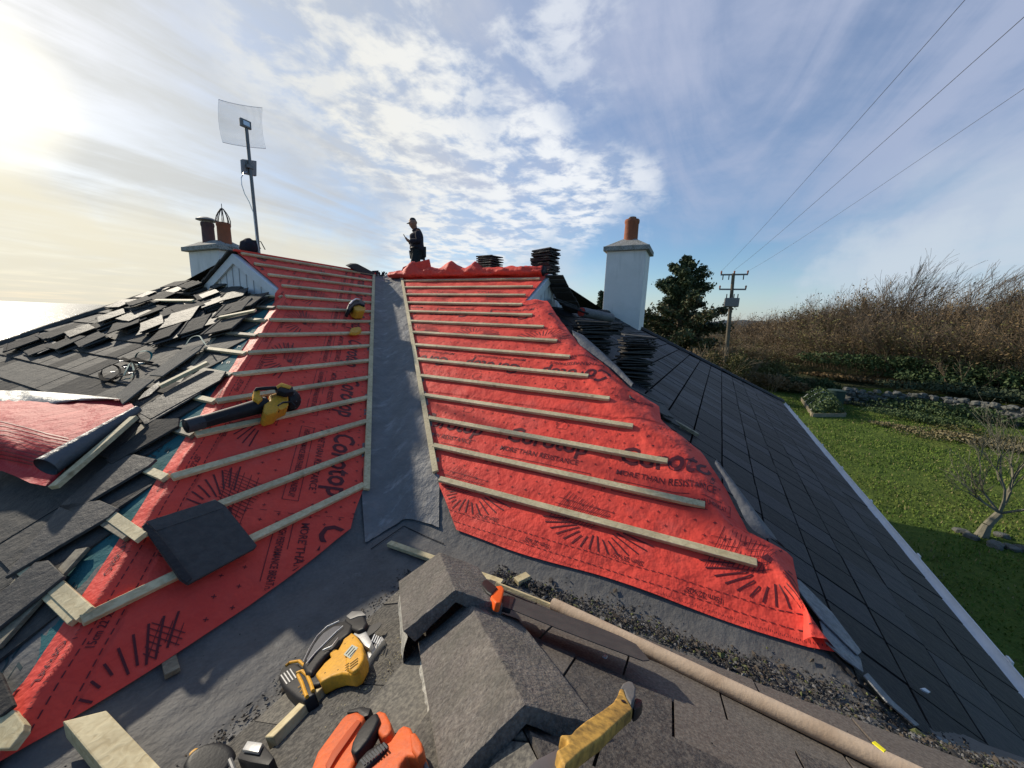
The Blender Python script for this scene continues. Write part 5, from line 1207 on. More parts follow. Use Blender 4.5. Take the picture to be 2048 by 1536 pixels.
mx_ = nt.nodes.new('ShaderNodeMixShader'); mx_.inputs[0].default_value = .42; nt.links.new(df.outputs[0], mx_.inputs[1]); nt.links.new(gl_.outputs[0], mx_.inputs[2]); nt.links.new(mx_.outputs[0], nt.nodes['Material Output'].inputs[0])
s = mb.build('sea', SEA); tag(s, kind='structure')
# far hills on the right
mb = MB(); ps = []
for k in range(61):
    az = R(14 - k * 1.1); D = 900; h = 18 + 14 * nz3(k * .17, 2) + 5 * nz3(k * .6, 5); ps.append((O.x + math.cos(az) * D, O.y + math.sin(az) * D, h))
vs = [(x, y, -20) for x, y, z in ps] + ps + [(O.x + (x - O.x) * 1.25, O.y + (y - O.y) * 1.25, -20) for x, y, z in ps]; n = len(ps)
mb.add(vs, [(r * n + i, r * n + i + 1, (r + 1) * n + i + 1, (r + 1) * n + i) for r in range(2) for i in range(n - 1)])
h = mb.build('hills', mat('far_hills', (.10, .12, .14), 1, var=(.02, .6, (.07, .09, .09))), smooth='all'); tag(h, kind='structure')

# ---- plants
BARK = mat('bare_bark', (.135, .100, .070), .9, var=(1.5, .8, (.20, .16, .115), 9, .5, (.07, .055, .042)))
BARKP = mat('pale_lichen_bark', (.19, .175, .13), .9, var=(3, .7, (.12, .11, .08)), bump=(30, .5))
TWIG = mat('brown_twigs', (.21, .15, .098), .9, var=(.8, .8, (.14, .105, .068), 5, .6, (.26, .20, .125)), tint=.25)
def leafmat(name, c, c2, c3): return mat(name, c, .75, var=(.9, .8, c2, 5, .7, c3), spec=.25, tint=.2)
LBROWN = leafmat('russet_leaves', (.17, .108, .052), (.11, .085, .036), (.22, .15, .068))
LOLIVE = leafmat('olive_leaves', (.125, .118, .040), (.080, .085, .030), (.18, .155, .055))
LDARK = leafmat('conifer_needles', (.045, .070, .034), (.026, .045, .022), (.090, .095, .042))
LCON2 = leafmat('browned_needles', (.095, .078, .036), (.055, .055, .026), (.13, .10, .048))
LIVY = leafmat('ivy_leaves', (.048, .080, .028), (.026, .052, .020), (.12, .15, .06))
LGREY = leafmat('grey_green_leaves', (.052, .072, .036), (.03, .045, .024), (.10, .12, .07))
LDRY = leafmat('dry_stalks', (.20, .165, .085), (.13, .12, .055), (.27, .22, .12))
def tube3(mb, a, b, ra, rb, n=3):
    d = (b - a).normalized(); u = d.cross(V((.3, .2, .93))); u = u.normalized() if u.length > .01 else V((1, 0, 0)); w = d.cross(u); o = len(mb.v)
    for c, r in ((a, ra), (b, rb)):
        for k in range(n): q = 6.28319 * k / n; mb.v.append(tuple(c + u * (math.cos(q) * r) + w * (math.sin(q) * r)))
    for k in range(n): mb.f.append((o + k, o + (k + 1) % n, o + n + (k + 1) % n, o + n + k)); mb.mi.append(0)
def grow(mb, rr, p, d, l, r, lev, ends, spread=.55, wind=V((0, 0, 0)), kids=3, seg=3, minr=.006):
    for i in range(seg):
        d2 = (d + V((rr.uniform(-1, 1), rr.uniform(-1, 1), rr.uniform(-.6, .8))) * .22 + wind * .10).normalized()
        q = p + d2 * (l / seg); r2_ = max(minr, r * (1 - .35 / seg * 1.3)); tube3(mb, p, q, r, r2_, 5 if r > .05 else 3)
        if lev > 0 and i >= (1 if lev > 1 else 0):
            for _ in range(kids if i == seg - 1 else 1 + (rr.random() < .5)):
                s = V((rr.gauss(0, 1), rr.gauss(0, 1), rr.gauss(.25, .7))).normalized(); nd = (d2 + s * spread * rr.uniform(.6, 1.3)).normalized()
                grow(mb, rr, q, nd, l * rr.uniform(.55, .8), r2_ * rr.uniform(.5, .7), lev - 1, ends, spread, wind, kids, seg, minr)
        p = q; d = d2; r = r2_
    ends.append(p)
def leaf(mb, rr, c, s, flat=0):
    u = V((rr.gauss(0, 1), rr.gauss(0, 1), rr.gauss(0, 1) * (1 - flat))).normalized(); w = u.cross(V((rr.gauss(0, 1), rr.gauss(0, 1), rr.gauss(0, 1)))).normalized(); o = len(mb.v)
    mb.v += [tuple(c - u * s), tuple(c + w * s * .5), tuple(c + u * s), tuple(c - w * s * .5)]; mb.f.append((o, o + 1, o + 2, o + 3)); mb.mi.append(0)
def mesh_of(mb, name, m_):
    o = mb.build(name, m_); me = o.data; bpy.data.objects.remove(o); return me
def thicket(seed, h, w, stems, lev, leaves, lm, ls=.09, wind=V((.0, -.3, 0)), minr=.008):
    rr = random.Random(seed); mb = MB(); ends = []
    for _ in range(stems):
        a = rr.uniform(0, 6.28); rad = w * .42 * math.sqrt(rr.random()); p = V((math.cos(a) * rad, math.sin(a) * rad, 0))
        d = V((math.cos(a) * .25 + rr.uniform(-.2, .2), math.sin(a) * .25 + rr.uniform(-.2, .2), 1)).normalized(); hh = h * rr.uniform(.55, 1.0)
        grow(mb, rr, p, d, hh * .5, .035 * rr.uniform(.6, 1.2), lev, ends, .42, wind, 2, 3, minr)
    lb = MB()
    for _ in range(leaves):
        e = rr.choice(ends); c = e + V((rr.gauss(0, .22), rr.gauss(0, .22), rr.gauss(-.15, .25))); leaf(lb, rr, c, ls * rr.uniform(.5, 1.3))
    return mb, lb
THK = []
for i, (st_, lv, lf, lm, tm) in enumerate(((26, 3, 1600, LBROWN, TWIG), (24, 3, 2200, LOLIVE, TWIG), (30, 3, 900, LBROWN, TWIG), (24, 3, 500, LBROWN, BARK))):
    a, b_ = thicket(20 + i, 1.0 * 5.4, 5.0, st_, lv, lf, lm, wind=V((.1, -.12, .05)), minr=.0075); zt_ = sorted(v[2] for v in a.v)[int(len(a.v) * .985)]; THK.append((mesh_of(a, 'branches', tm), mesh_of(b_, 'foliage', lm), zt_))
def plant(meshes, names, loc, sc, rz, nm, label, cat, group=None):
    r_ = bpy.data.objects.new(nm, None); COL.objects.link(r_); r_.matrix_basis = Matrix.Translation(V(loc)) @ Matrix.Rotation(rz, 4, 'Z') @ Matrix.Diagonal((sc[0], sc[1], sc[2], 1)); tag(r_, label, cat, group)
    for me, n_ in zip(meshes, names):
        o = bpy.data.objects.new(n_, me); COL.objects.link(o); o.parent = r_
    return r_
def gpos(x, D, y=700):
    d = ray(x, y); k = D / math.hypot(d.x, d.y); return O.x + d.x * k, O.y + d.y * k
def topz(x, y, D): return atd(x, y, D).z
# the thicket behind the garden: each clump at its own distance, its top on the skyline of the photograph
SKY = [(1395, 690), (1440, 668), (1480, 655), (1540, 640), (1600, 628), (1650, 618), (1700, 600), (1740, 588), (1790, 590), (1840, 600), (1900, 606), (1950, 592), (2000, 588), (2060, 590), (2140, 585)]
def sky(x): return ip_(SKY, x)
def ip_(L_, x):
    if x <= L_[0][0]: return L_[0][1]
    for (a, p), (b, q) in zip(L_[:-1], L_[1:]):
        if x <= b: return p + (q - p) * (x - a) / (b - a)
    return L_[-1][1]
rr = random.Random(11)
rows = [(72, 52, -10, 'far off beyond the utility pole'), (45, 62, 50, 'in the front row of the wind-bent thicket'), (51, 60, 14, 'in the second row of the wind-bent thicket'), (58, 52, -8, 'along the skyline of the wind-bent thicket')]
for D, stepx, drop, where in rows:
    x = 1425 if D < 48 else (1380 if D < 60 else 1180)
    while x < (2150 if D < 60 else 1640):
        DD = D + rr.uniform(-1.5, 1.5); gx, gy = gpos(x, DD); z0 = gz(gx, gy); h = topz(x, sky(x) + drop + rr.uniform(-8, 14), DD) - z0
        k = rr.randrange(4) if D > 33 else rr.choice((1, 0, 2, 1)); s = max(.35, h / THK[k][2]); wsc = rr.uniform(1.05, 1.4)
        plant(THK[k][:2], ('branches', 'foliage'), (gx, gy, z0 - .1), (wsc, wsc, s), rr.uniform(-.6, .6), 'bare_shrub', 'leafless brown shrub ' + where, 'shrub', 'bare shrubs ' + where)
        x += stepx * rr.uniform(.75, 1.2)
# tall bare trees leaning with the wind
def bare_tree(x, D, ytop, seed, label, lean=(0, -.5, 0), r=.13, stems=3, lev=4, mt=BARK, spread=.42, minr=.010, hs=.40, base=None, kids=2):
    gx, gy = gpos(x, D) if base is None else base; z0 = gz(gx, gy); h = topz(x, ytop, D) - z0; r3 = random.Random(seed); ends = []; mb = MB(); lw = V(lean)
    for s in range(stems):
        d = (V((r3.uniform(-.3, .3), r3.uniform(-.3, .3), 1)) + lw * .5).normalized(); grow(mb, r3, V((gx + r3.uniform(-.3, .3), gy + r3.uniform(-.3, .3), z0 - .1)), d, h * hs * r3.uniform(.85, 1.1), r, lev, ends, spread, lw, kids, 3, minr)
    t_ = empty('bare_tree', (gx, gy, z0), label, 'tree')
    zmax = max(v[2] for v in mb.v); k = h / max(.1, zmax - z0); mb.v = [(gx + (v[0] - gx) * k, gy + (v[1] - gy) * k, z0 + (v[2] - z0) * k) for v in mb.v]
    mb.build('trunk_and_branches', mt, t_); return t_
bare_tree(1800, 50, 498, 31, 'tallest bare tree, many-stemmed and leaning right above the thicket', stems=5, lev=4, hs=.42, spread=.36, lean=(0, -.55, 0))
bare_tree(1735, 51, 520, 32, 'bare tree with upright twiggy crown, left of the tallest one', stems=4, lev=4, hs=.42, spread=.34, r=.09, lean=(0, -.3, 0))
bare_tree(1900, 52, 512, 33, 'slender bare tree leaning far right beside the tallest one', stems=5, lev=4, hs=.45, spread=.34, r=.08, lean=(0, -.75, 0))
bare_tree(1985, 54, 560, 34, 'small bare tree rising from the thicket near the right edge', stems=3, lev=4, hs=.42, spread=.4, r=.08)
bare_tree(2040, 53, 566, 35, 'bare tree at the right edge of the view above the thicket', stems=4, lev=4, hs=.42, spread=.45, r=.08)
bare_tree(1640, 53, 585, 36, 'low bare tree with fine twigs at the left part of the thicket', stems=5, lev=4, hs=.42, spread=.45, r=.06)
# young tree on the lawn with stones at its foot
bx = on(1962, 1072, Plane((0, 0, 1), GZ)); 
def lawn_tree():
    r3 = random.Random(5); mb = MB(); ends = []; z0 = gz(bx.x, bx.y); D = dcam(bx.x, bx.y); h = topz(1985, 835, D) - z0; p = V((bx.x, bx.y, z0 - .05)); fork = p + V((.1, -.25, h * .23))
    tube3(mb, p, p + V((.05, -.08, h * .12)), .13, .085, 8); tube3(mb, p + V((.05, -.08, h * .12)), fork, .085, .075, 8)
    for k, (dx, dy, dz, l) in enumerate(((-.1, .75, 1.0, .42), (0, .25, 1.4, .48), (.1, -.25, 1.3, .46), (-.2, -.9, .75, .42), (.3, -.6, 1.0, .46), (-.3, .9, .5, .34), (-.1, -1, .35, .36), (.4, .1, 1.2, .4), (-.4, .2, 1.1, .4))[:7]):
        grow(mb, r3, fork, V((dx, dy, dz)).normalized(), h * l * .85, .035, 3, ends, .5, V((0, 0, .2)), 1, 4, .0035)
    t_ = empty('young_tree', (bx.x, bx.y, z0), 'small bare fruit tree standing alone on the lawn with pale stones at its foot', 'tree'); mb.build('trunk_and_branches', BARKP, t_)
lawn_tree()
STONE = mat('field_stone', (.125, .125, .115), .95, var=(1.2, .9, (.055, .062, .045), 9, .6, (.24, .24, .22)), bump=(9, .7), tint=.3)
def rock_mesh(seed):
    bm = bmesh.new(); bmesh.ops.create_icosphere(bm, subdivisions=3, radius=1)
    for v in bm.verts: p = v.co.copy(); v.co = V(tuple(math.copysign(abs(c) ** .62, c) for c in p)) * .85 * (1 + .30 * noise.noise(p * 1.2 + V((seed, 0, 0))) + .07 * noise.noise(p * 4))
    me = bpy.data.meshes.new('stone'); bm.to_mesh(me); bm.free(); me.materials.append(STONE); return me
RK = [rock_mesh(i * 3.1) for i in range(4)]
for k, (dx, dy, s) in enumerate(((-.5, -.65, .20), (.0, .45, .16), (-.6, .0, .19), (-.3, .35, .15), (.3, -.6, .16), (-.55, -.35, .17), (-.7, -.95, .14))):
    inst(RK[k % 4], Matrix.Translation(V((bx.x + dx * .8, bx.y + dy * .8, GZ + .03))) @ Matrix.Rotation(k * 1.3, 4, 'Z') @ Matrix.Diagonal((s, s * .8, s * .45, 1)), 'stone', 'pale stone in the ring round the foot of the lawn tree', 'stone', 'stones round the lawn tree')
gb = MB(); r3 = random.Random(41)
for _ in range(42000):
    D = 9 + 29 * r3.random() ** .8; A_ = R(r3.uniform(-36, -8)); x = O.x + math.cos(A_) * D; y = O.y + math.sin(A_) * D
    if nz3(x * .5, y * .5, 5) < -.15 and r3.random() < .7: continue
    z = gz(x, y); hgt = r3.uniform(.03, .085) * (1 + .8 * max(0, nz3(x * .9, y * .9, 8))); a = r3.uniform(0, 6.28); w = .010 + D * .0007; l = V((math.cos(a), math.sin(a), 0)) * w; t_ = V((r3.uniform(-.04, .04), r3.uniform(-.04, .04), hgt)); c = V((x, y, z - .005))
    gb.add([c - l, c + l, c + t_], [(0, 1, 2)], r3.choices((0, 1, 2), (6, 3, 1))[0])
go = gb.build('grass', [mat('grass_blade', (.095, .155, .028), .8, spec=.1), mat('grass_blade_light', (.15, .19, .045), .8, spec=.1), mat('grass_blade_dry', (.22, .19, .09), .8, spec=.1)]); tag(go, 'short uneven grass of the lawn', 'grass', kind='stuff')
# dry stone wall (one thing) and ivy bank
mb = MB(); r3 = random.Random(9)
path = [on(x, y, Plane((0, 0, 1), GZ)) for x, y in ((1690, 808), (1760, 814), (1850, 822), (1930, 834), (2000, 846), (2120, 868))]
def onpath(f):
    f *= len(path) - 1; i = min(int(f), len(path) - 2); return path[i].lerp(path[i + 1], f - i)
for k in range(620):
    f = r3.random(); p = onpath(f); hgt = r3.random(); s = r3.uniform(.10, .24)
    me = RK[k % 4]; M = Matrix.Translation(V((p.x + r3.uniform(-.2, .2), p.y + r3.uniform(-.2, .2), GZ + .05 + hgt * 1.0))) @ Matrix.Rotation(r3.uniform(0, 6), 4, 'Z') @ Matrix.Rotation(r3.uniform(-.4, .4), 4, 'X') @ Matrix.Diagonal((s, s * r3.uniform(.6, 1), s * r3.uniform(.45, .85), 1))
    if True:
        o_ = len(mb.v); mb.v += [tuple(M @ v.co) for v in me.vertices]; mb.f += [tuple(i + o_ for i in p_.vertices) for p_ in me.polygons]; mb.mi += [0] * len(me.polygons)
w_ = mb.build('stone_wall', STONE, smooth='all'); single(w_); tag(w_, 'rough dry stone wall half covered by ivy at the far side of the lawn', 'wall')
def bush(x, D, wpx, ytop, lm, seed, nm, label, cat='bush', n=5200, ls=.075, group=None, depth=.45, ybot=None, flat=.0, twigs=True):
    gx, gy = gpos(x, D, ytop + 25); z0 = gz(gx, gy); r3 = random.Random(seed); h = max(.3, topz(x, ytop, D) - z0); w = wpx / CF * D * .5; ls *= D / 26
    fd = V((gx - O.x, gy - O.y, 0)).normalized(); ld = V((-fd.y, fd.x, 0)); g0 = V((gx, gy, z0))
    lb = MB(); tb = MB(); cl = [(g0 + ld * (r3.uniform(-.75, .75) * w) + fd * (r3.uniform(-.6, .6) * w * depth) + V((0, 0, h * r3.uniform(.2, .74))), r3.uniform(.20, .40)) for _ in range(18)]
    for _ in range(n):
        c, r_ = r3.choice(cl); u = V((r3.gauss(0, 1), r3.gauss(0, 1), r3.gauss(0, .8))).normalized() * (r_ * r3.uniform(.6, 1.05)); q = c + ld * (u.x * w) + fd * (u.y * w * depth) + V((0, 0, u.z * h * .9))
        if q.z < z0: q.z = z0 + r3.uniform(0, .2)
        leaf(lb, r3, q, ls * r3.uniform(.5, 1.3))
    if twigs:
        ends = []
        for _ in range(10): a = r3.uniform(0, 6.28); grow(tb, r3, V((gx + math.cos(a) * w * .3, gy + math.sin(a) * w * .3 * depth, z0)), V((math.cos(a) * .5, math.sin(a) * .5, 1)).normalized(), h * .5, .025, 2, ends, .6, V((0, 0, 0)), 2, 3, .008)
    t_ = empty(nm, (gx, gy, z0), label, cat, group); lb.build('foliage', lm, t_)
    if twigs: tb.build('branches', TWIG, t_)
    return t_
bush(1440, 30, 90, 690, LOLIVE, 1, 'rounded_bush', 'rounded yellow-green bush just beyond the end of the dark roof', n=5000, ls=.07)
bush(1545, 36, 100, 745, LBROWN, 2, 'bush', 'reddish brown bush beside the eaves of the dark roof', n=4000)
bush(1610, 37, 110, 752, LIVY, 3, 'bush', 'dark green bush behind the water butt', n=5000)
bush(1500, 40, 130, 715, LOLIVE, 4, 'bush', 'olive bush with thin yellowish shoots at the left of the thicket', n=4500)
bush(1400, 31, 120, 690, LBROWN, 5, 'bush', 'pale twiggy brown bush below the utility pole', n=2600)
bush(1700, 42, 140, 750, LBROWN, 6, 'bush', 'russet bush at the foot of the thicket behind the stone wall', n=4000)
bush(1900, 43, 320, 712, LIVY, 7, 'hedge', 'dark ivy-covered mass at the foot of the thicket on the right', 'hedge', n=14000, ls=.075)
bush(1790, 34.5, 200, 790, LIVY, 8, 'ivy_bank', 'low ivy spreading over the left part of the stone wall', 'ivy', n=7000, ls=.06, twigs=False)
bush(1990, 41, 240, 766, LGREY, 9, 'ivy_bank', 'sunlit leafy bank above the right part of the stone wall', 'ivy', n=9000, ls=.065, twigs=False)
bush(1845, 31, 120, 824, LIVY, 10, 'low_plants', 'low dark plants in front of the stone wall', 'plants', n=3000, ls=.05, twigs=False)
bush(1740, 33.5, 60, 818, LGREY, 11, 'low_plants', 'small grey-green plants at the lawn edge left of the wall', 'plants', n=1200, ls=.05, twigs=False)
bush(1890, 27, 150, 858, LDRY, 12, 'dry_grass', 'tuft of dry straw-coloured grass on the lawn edge', 'grass', n=3500, ls=.06, twigs=False)
bush(1985, 28, 110, 862, LOLIVE, 13, 'low_plants', 'olive tuft of plants right of the dry grass', 'plants', n=2500, ls=.05, twigs=False)
# raised bed with its plants
bd = on(1640, 835, Plane((0, 0, 1), GZ)); bed = empty('raised_bed', bd, 'timber raised bed on the lawn with wire hoops over leafy plants', 'garden bed')
c4 = [on(x, y, Plane((0, 0, 1), GZ)) for x, y in ((1602, 800), (1624, 834), (1690, 834), (1668, 806))]
mb = MB()
for a, b_ in zip(c4, c4[1:] + c4[:1]): mb.bar(a + V((0, 0, 0)), b_, .08, .22, (0, 0, 1))
mb.build('frame', WOODG, bed); mb = MB()
cc = sum(c4, V((0, 0, 0))) / 4
for k in range(4):
    f = (k + .3) / 4; a = c4[0].lerp(c4[1], f); b_ = c4[3].lerp(c4[2], f); mb.tube([a.lerp(b_, i / 8) + V((0, 0, .2 + .75 * math.sin(i / 8 * 3.14159))) for i in range(9)], .018, 5)
mb.build('hoop', PAINT, bed); lb = MB(); r3 = random.Random(77)
for _ in range(3200):
    f, g_ = r3.random(), r3.random(); q = c4[0].lerp(c4[1], f).lerp(c4[3].lerp(c4[2], f), g_); q.z += .15 + r3.random() * .95 * math.sin(g_ * 3.14) ** .6; leaf(lb, r3, q, .09 * r3.uniform(.5, 1.3))
lb.build('plants', LIVY, bed)
wb = on(1668, 812, Plane((0, 0, 1), GZ)); mb = MB(); mb.lathe([(.42, 0), (.46, .5), (.47, 1.0), (.50, 1.02), (.50, 1.08), (.3, 1.12), (.05, 1.13)], Matrix.Translation(wb), 20); o = mb.build('water_butt', mat('green_plastic', (.030, .055, .045), .5), smooth=True); single(o); tag(o, 'dark green plastic water butt behind the raised bed', 'water butt')
# conifers
def conifer(x, D, ytop, ybase, wpx, seed, label, n=16000, lm=LDARK, lm2=LCON2):
    gx, gy = gpos(x, D); z0 = min(gz(gx, gy), topz(x, ybase, D)); h = topz(x, ytop, D) - z0; W = wpx / CF * D * .5; r3 = random.Random(seed)
    t_ = empty('conifer', (gx, gy, z0), label, 'tree'); mb = MB()
    mb.tube([(gx, gy, z0 - .2), (gx + .1, gy, z0 + h * .5), (gx, gy + .05, z0 + h * .97)], [.32, .2, .03], 8); lb = MB(); l2 = MB()
    nb = 70
    for k in range(nb):
        f = (k + .5) / nb; z = z0 + h * (.10 + .88 * f); prof = (1 - f) ** .85 * (.8 + .2 * min(1, f * 4)) * (1 + .22 * math.sin(f * 23 + seed) * math.cos(k * 1.1)); a = k * 2.4 + r3.uniform(-.4, .4); L_ = W * prof * r3.uniform(.5, 1.38) + .12
        d = V((math.cos(a), math.sin(a), .12 + .5 * f + r3.uniform(-.1, .15))); st__ = V((gx, gy, z)); e = st__ + d * L_
        tube3(mb, st__, e, .05 * (1 - f) + .015, .01)
        m_ = int(n / nb * (.35 + prof))
        for _ in range(m_):
            q = st__.lerp(e, r3.uniform(.25, 1.05)) + V((r3.gauss(0, .19), r3.gauss(0, .19), r3.gauss(0, .13))) * (L_ * .32 + .4)
            leaf(l2 if (f < .55 and r3.random() < .45) else lb, r3, q, .16 * r3.uniform(.5, 1.3))
    mb.build('trunk', BARK, t_); lb.build('crown', lm, t_); l2.build('browned_crown', lm2, t_); return t_
conifer(1352, 38, 512, 740, 175, 3, 'large dense conifer with browned lower branches right of the white chimney', n=52000)
conifer(1195, 40, 580, 680, 44, 5, 'small dark conifer just left of the white chimney', n=5000)
bush(1150, 38, 60, 602, LOLIVE, 21, 'bush', 'low far bush seen between the right gablet and the white chimney', n=2500, ls=.1)
bush(1240, 45, 160, 640, LBROWN, 22, 'hedge', 'brown hedge far behind the foot of the white chimney', 'hedge', n=4000, ls=.12)
# utility pole with transformer
D = 33; px_, py_ = gpos(1457, D)
pole = empty('utility_pole', (px_, py_, gz(px_, py_)), 'wooden utility pole with two crossarms, insulators and a transformer box', 'utility pole')
def pp(x, y): return atd(x, y, D)
mb = MB(); tp_ = pp(1467, 547); mb.tube([(px_, py_, gz(px_, py_) - .3), (tp_.x, tp_.y, tp_.z)], [.17, .11], 10); mb.build('post', mat('weathered_pole', (.12, .10, .075), .9, var=(2, .6, (.2, .17, .12)), bump=(20, .5)), pole, smooth=True)
for (a, b_) in (((1441, 551), (1496, 551)), ((1438, 580), (1492, 581))):
    A_ = pp(*a); B_ = pp(*b_); z_ = (A_.z + B_.z) / 2; A_.z = z_ + .02; B_.z = z_; mb = MB(); mb.bar(A_, B_, .10, .11, (0, 0, 1)); arm = mb.build('crossarm', STEEL, pole)
    for f in (.02, .5, .98):
        c = A_.lerp(B_, f); mb = MB(); mb.lathe([(.03, .1), (.07, .16), (.04, .2), (.07, .26), (.03, .34)], Matrix.Translation(c), 8); mb.build('insulator', TERRA, arm, smooth=True)
    for f in (.10, .32, .85):
        if a[1] < 560: c = A_.lerp(B_, f); mb = MB(); mb.tube([c, c + V((0, 0, -.32))], .035, 6); mb.build('dropper', BLACK, arm)
mb = MB(); c = pp(1463, 605); mb.box(c, .7, .95, .65); mb.build('transformer', STEEL, pole, bevel=.04); mb = MB()
for s in (-.35, -.1, .15, .38): mb.tube([c + V((-.1, s, .3)), c + V((-.1, s, .62))], .035, 6)
mb.build('bushing', BLACK, pole)
mb = MB(); mb.tube([pp(1478, 632), (pp(1478, 632) + V((0, 0, 0))).lerp(V((px_ + 1, py_ - 2, gz(px_, py_))), 1)], .012, 4) if False else None
WIREM = mat('wire_grey', (.16, .17, .20), .6)
# overhead wires passing above the roof
for (a, b_, k, w) in (((1442, 550), (1895, 0), 6.2, 'left-hand overhead wire crossing the upper right of the sky'), ((1468, 548), (2035, 0), 6.0, 'middle overhead wire crossing the upper right of the sky'), ((1494, 551), (2048, 140), 7.5, 'right-hand thin overhead wire leaving the view at the right')):
    A_ = atd(*a, D); d = ray(*b_); B_ = O + d * (k / math.hypot(d.x, d.y)); A_.z += .3; B2_ = B_ + (B_ - A_) * .6; mb = MB(); rr_ = .0058 if a[0] < 1490 else .0045
    mb.tube([A_.lerp(B2_, i / 24) + V((0, 0, -.25 * (1 - (i / 12 - 1) ** 2) * (1 if i < 14 else .98))) for i in range(25)], [.0085 - .0070 * i / 24 if a[0] < 1490 else .0065 - .0053 * i / 24 for i in range(25)], 4); o = mb.build('overhead_wire', WIREM); single(o); tag(o, w, 'wire', 'overhead wires')

# ================================================================ light
SAZ, SEL = R(80), R(26.5)
sd = V((math.cos(SAZ) * math.cos(SEL), math.sin(SAZ) * math.cos(SEL), math.sin(SEL)))
sl = bpy.data.lights.new('sun', 'SUN'); sl.energy = 3.3; sl.angle = R(1.2); sl.color = (1, .90, .74)
so = bpy.data.objects.new('sun', sl); COL.objects.link(so); so.rotation_euler = sd.to_track_quat('Z', 'Y').to_euler()
W = bpy.data.worlds.new('World'); SC.world = W; W.use_nodes = True; nt = W.node_tree; N = nt.nodes; L = nt.links; N.clear()
out = N.new('ShaderNodeOutputWorld'); bg = N.new('ShaderNodeBackground'); L.new(bg.outputs[0], out.inputs[0])
sky_ = N.new('ShaderNodeTexSky'); sky_.sky_type = 'NISHITA'; sky_.sun_disc = False; sky_.sun_elevation = SEL; sky_.sun_rotation = math.pi / 2 - SAZ; sky_.air_density = 1.0; sky_.dust_density = .6; sky_.ozone_density = 2.5
tcw = N.new('ShaderNodeTexCoord'); gen = tcw.outputs['Generated']
def math_(op, a, b=None, c=None, clamp=False):
    n_ = N.new('ShaderNodeMath'); n_.operation = op; n_.use_clamp = clamp
    for i, q in enumerate((a, b, c)):
        if q is None: continue
        if isinstance(q, (int, float)): n_.inputs[i].default_value = q
        else: L.new(q, n_.inputs[i])
    return n_.outputs[0]
def vm(op, a, b=None):
    n_ = N.new('ShaderNodeVectorMath'); n_.operation = op
    for i, q in enumerate((a, b)):
        if q is None: continue
        if isinstance(q, (tuple, V)): n_.inputs[i].default_value = tuple(q)
        else: L.new(q, n_.inputs[i])
    return n_.outputs['Value'] if op in ('DOT_PRODUCT', 'LENGTH') else n_.outputs[0]
def smooth(v, a, b, lo=0., hi=1.):
    n_ = N.new('ShaderNodeMapRange'); n_.interpolation_type = 'SMOOTHSTEP'; L.new(v, n_.inputs[0]); n_.inputs[1].default_value = a; n_.inputs[2].default_value = b; n_.inputs[3].default_value = lo; n_.inputs[4].default_value = hi; return n_.outputs[0]
def nz(vec, sc, det=6, ro=.55, dist=0):
    n_ = N.new('ShaderNodeTexNoise'); n_.inputs['Scale'].default_value = sc; n_.inputs['Detail'].default_value = det; n_.inputs['Roughness'].default_value = ro; n_.inputs['Distortion'].default_value = dist; L.new(vec, n_.inputs['Vector']); return n_.outputs['Fac']
def mixc(f, a, b):
    n_ = N.new('ShaderNodeMix'); n_.data_type = 'RGBA'; L.new(f, n_.inputs[0])
    for i, q in ((6, a), (7, b)):
        if isinstance(q, tuple): n_.inputs[i].default_value = (*q, 1)
        else: L.new(q, n_.inputs[i])
    return n_.outputs[2]
sep = N.new('ShaderNodeSeparateXYZ'); L.new(gen, sep.inputs[0]); zz = math_('ADD', math_('MAXIMUM', sep.outputs[2], 0), .06)
cv = N.new('ShaderNodeCombineXYZ'); L.new(math_('DIVIDE', sep.outputs[0], zz), cv.inputs[0]); L.new(math_('DIVIDE', sep.outputs[1], zz), cv.inputs[1]); pv = cv.outputs[0]
# directions stirred a little so that cloud patches get ragged outlines
wn = N.new('ShaderNodeTexNoise'); wn.inputs['Scale'].default_value = 3.5; wn.inputs['Detail'].default_value = 6; wn.inputs['Roughness'].default_value = .6; L.new(gen, wn.inputs['Vector'])
wv = vm('SUBTRACT', wn.outputs['Color'], (.5, .5, .5)); wsc = N.new('ShaderNodeVectorMath'); wsc.operation = 'SCALE'; L.new(wv, wsc.inputs[0]); wsc.inputs['Scale'].default_value = .30
dirw = vm('NORMALIZE', vm('ADD', gen, wsc.outputs[0]))
def blob(x, y, r, soft, w=1., ex=None):
    "a soft patch of sky round the direction the photograph shows at x, y; radius in degrees"
    d = ray(x, y).normalized(); return math_('MULTIPLY', smooth(vm('DOT_PRODUCT', dirw, d), math.cos(R(r + soft)), math.cos(R(max(0, r - soft)))), w)
def addall(l):
    s = l[0]
    for q in l[1:]: s = math_('MAXIMUM', s, q)
    return s
veil = addall([blob(300, -200, 38, 14), blob(900, -250, 34, 12), blob(1500, -60, 20, 10, .95), blob(1150, 60, 14, 8, .9), blob(1850, 150, 13, 9, .75), blob(250, 180, 22, 10), blob(60, 420, 10, 6, .6), blob(2100, -100, 22, 12, .8), blob(1450, 260, 7, 6, .6)])
fine = addall([blob(820, 190, 8, 5), blob(900, 330, 7, 4), blob(1060, 350, 8, 3.5), blob(1180, 385, 5, 4), blob(1250, 375, 3.5, 3, .8), blob(760, 250, 5, 4), blob(960, 470, 6, 4), blob(870, 500, 6, 4), blob(700, 90, 9, 7, .8), blob(1000, 80, 9, 7, .7)])
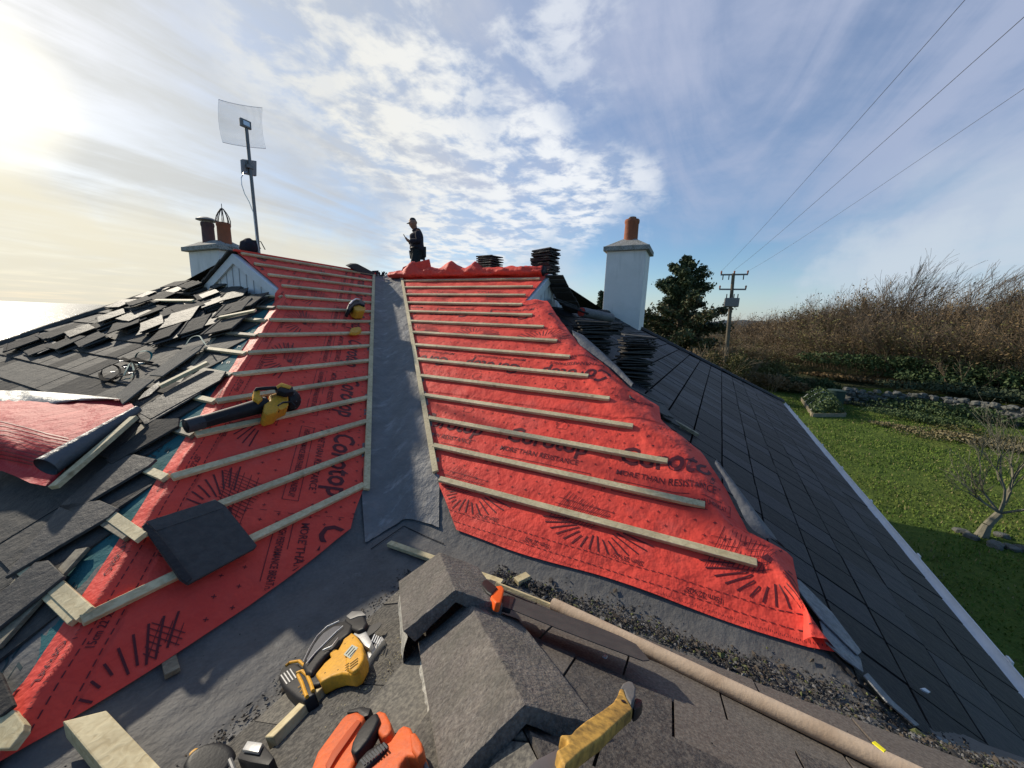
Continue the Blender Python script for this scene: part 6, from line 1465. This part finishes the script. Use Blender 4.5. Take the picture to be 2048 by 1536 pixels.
bank = addall([blob(-50, 530, 8, 3), blob(150, 540, 6, 3), blob(330, 575, 7, 4, .9), blob(640, 545, 4, 3, .8), blob(560, 575, 6, 4, .7), blob(1790, 530, 4.5, 3, .8), blob(1680, 575, 2.5, 2, .6), blob(2030, 500, 4, 3, .7), blob(2000, 600, 12, 6, .55), blob(1080, 580, 7, 4, .6)])
n1 = nz(pv, 1.1, 7, .6, .4); n2 = nz(pv, 5.0, 5, .6, .2); n2b = nz(pv, 1.4, 4, .5); n3 = nz(pv, .55, 5, .55, 1.2)
st1 = N.new('ShaderNodeMapping'); st1.inputs['Rotation'].default_value = (0, 0, 1.0); st1.inputs['Scale'].default_value = (.5, 2.6, 1); L.new(pv, st1.inputs[0]); n4 = nz(st1.outputs[0], .7, 6, .6, .8)
cveil = math_('MULTIPLY', veil, smooth(math_('ADD', math_('MULTIPLY', n1, .45), math_('MULTIPLY', n4, .55)), .36, .62, .30, .95))
cfine = math_('MULTIPLY', fine, smooth(math_('ADD', math_('MULTIPLY', n2, .65), math_('MULTIPLY', n2b, .35)), .42, .57, .12, 1.))
cbank = math_('MULTIPLY', bank, smooth(n3, .25, .6, .55, 1.))
sund = vm('DOT_PRODUCT', gen, ray(-110, 150).normalized()); glow = smooth(sund, math.cos(R(58)), 1.0)
K = 10.0
def kc(r, g_, b_): return (r * K * .69, g_ * K * .69, b_ * K * .69)
vcol = mixc(glow, kc(.42, .47, .62), kc(.52, .54, .55)); fcol = mixc(glow, kc(.78, .81, .85), kc(.80, .79, .73)); bcol = mixc(glow, kc(.56, .63, .70), kc(.76, .71, .56))
hs = N.new('ShaderNodeHueSaturation'); hs.inputs['Saturation'].default_value = 1.2; hs.inputs['Value'].default_value = .84; L.new(sky_.outputs[0], hs.inputs['Color'])
c0 = mixc(math_('MULTIPLY', glow, .40), hs.outputs[0], kc(.42, .50, .62))
c1 = mixc(cveil, c0, vcol); c2 = mixc(cfine, c1, fcol); c3 = mixc(cbank, c2, bcol)
hz = smooth(sep.outputs[2], -.02, .13, .55, 0.); hcol = mixc(glow, kc(.42, .52, .66), kc(.66, .63, .53)); c4_ = mixc(hz, c3, hcol)
gl2 = math_('MULTIPLY', math_('POWER', smooth(sund, math.cos(R(27)), 1.0), 2.2), .24); gadd = mixc(gl2, c4_, kc(.95, .92, .79))
gl3 = math_('POWER', smooth(sund, math.cos(R(9)), 1.0), 2.); c6 = mixc(gl3, gadd, kc(1.2, 1.14, .95))
L.new(c6, bg.inputs[0]); bg.inputs[1].default_value = .115
SC.view_settings.view_transform = 'Standard'; SC.view_settings.look = 'None'; SC.view_settings.exposure = .5; SC.view_settings.gamma = 1
SC.cycles.max_bounces = 6; SC.cycles.use_denoising = True
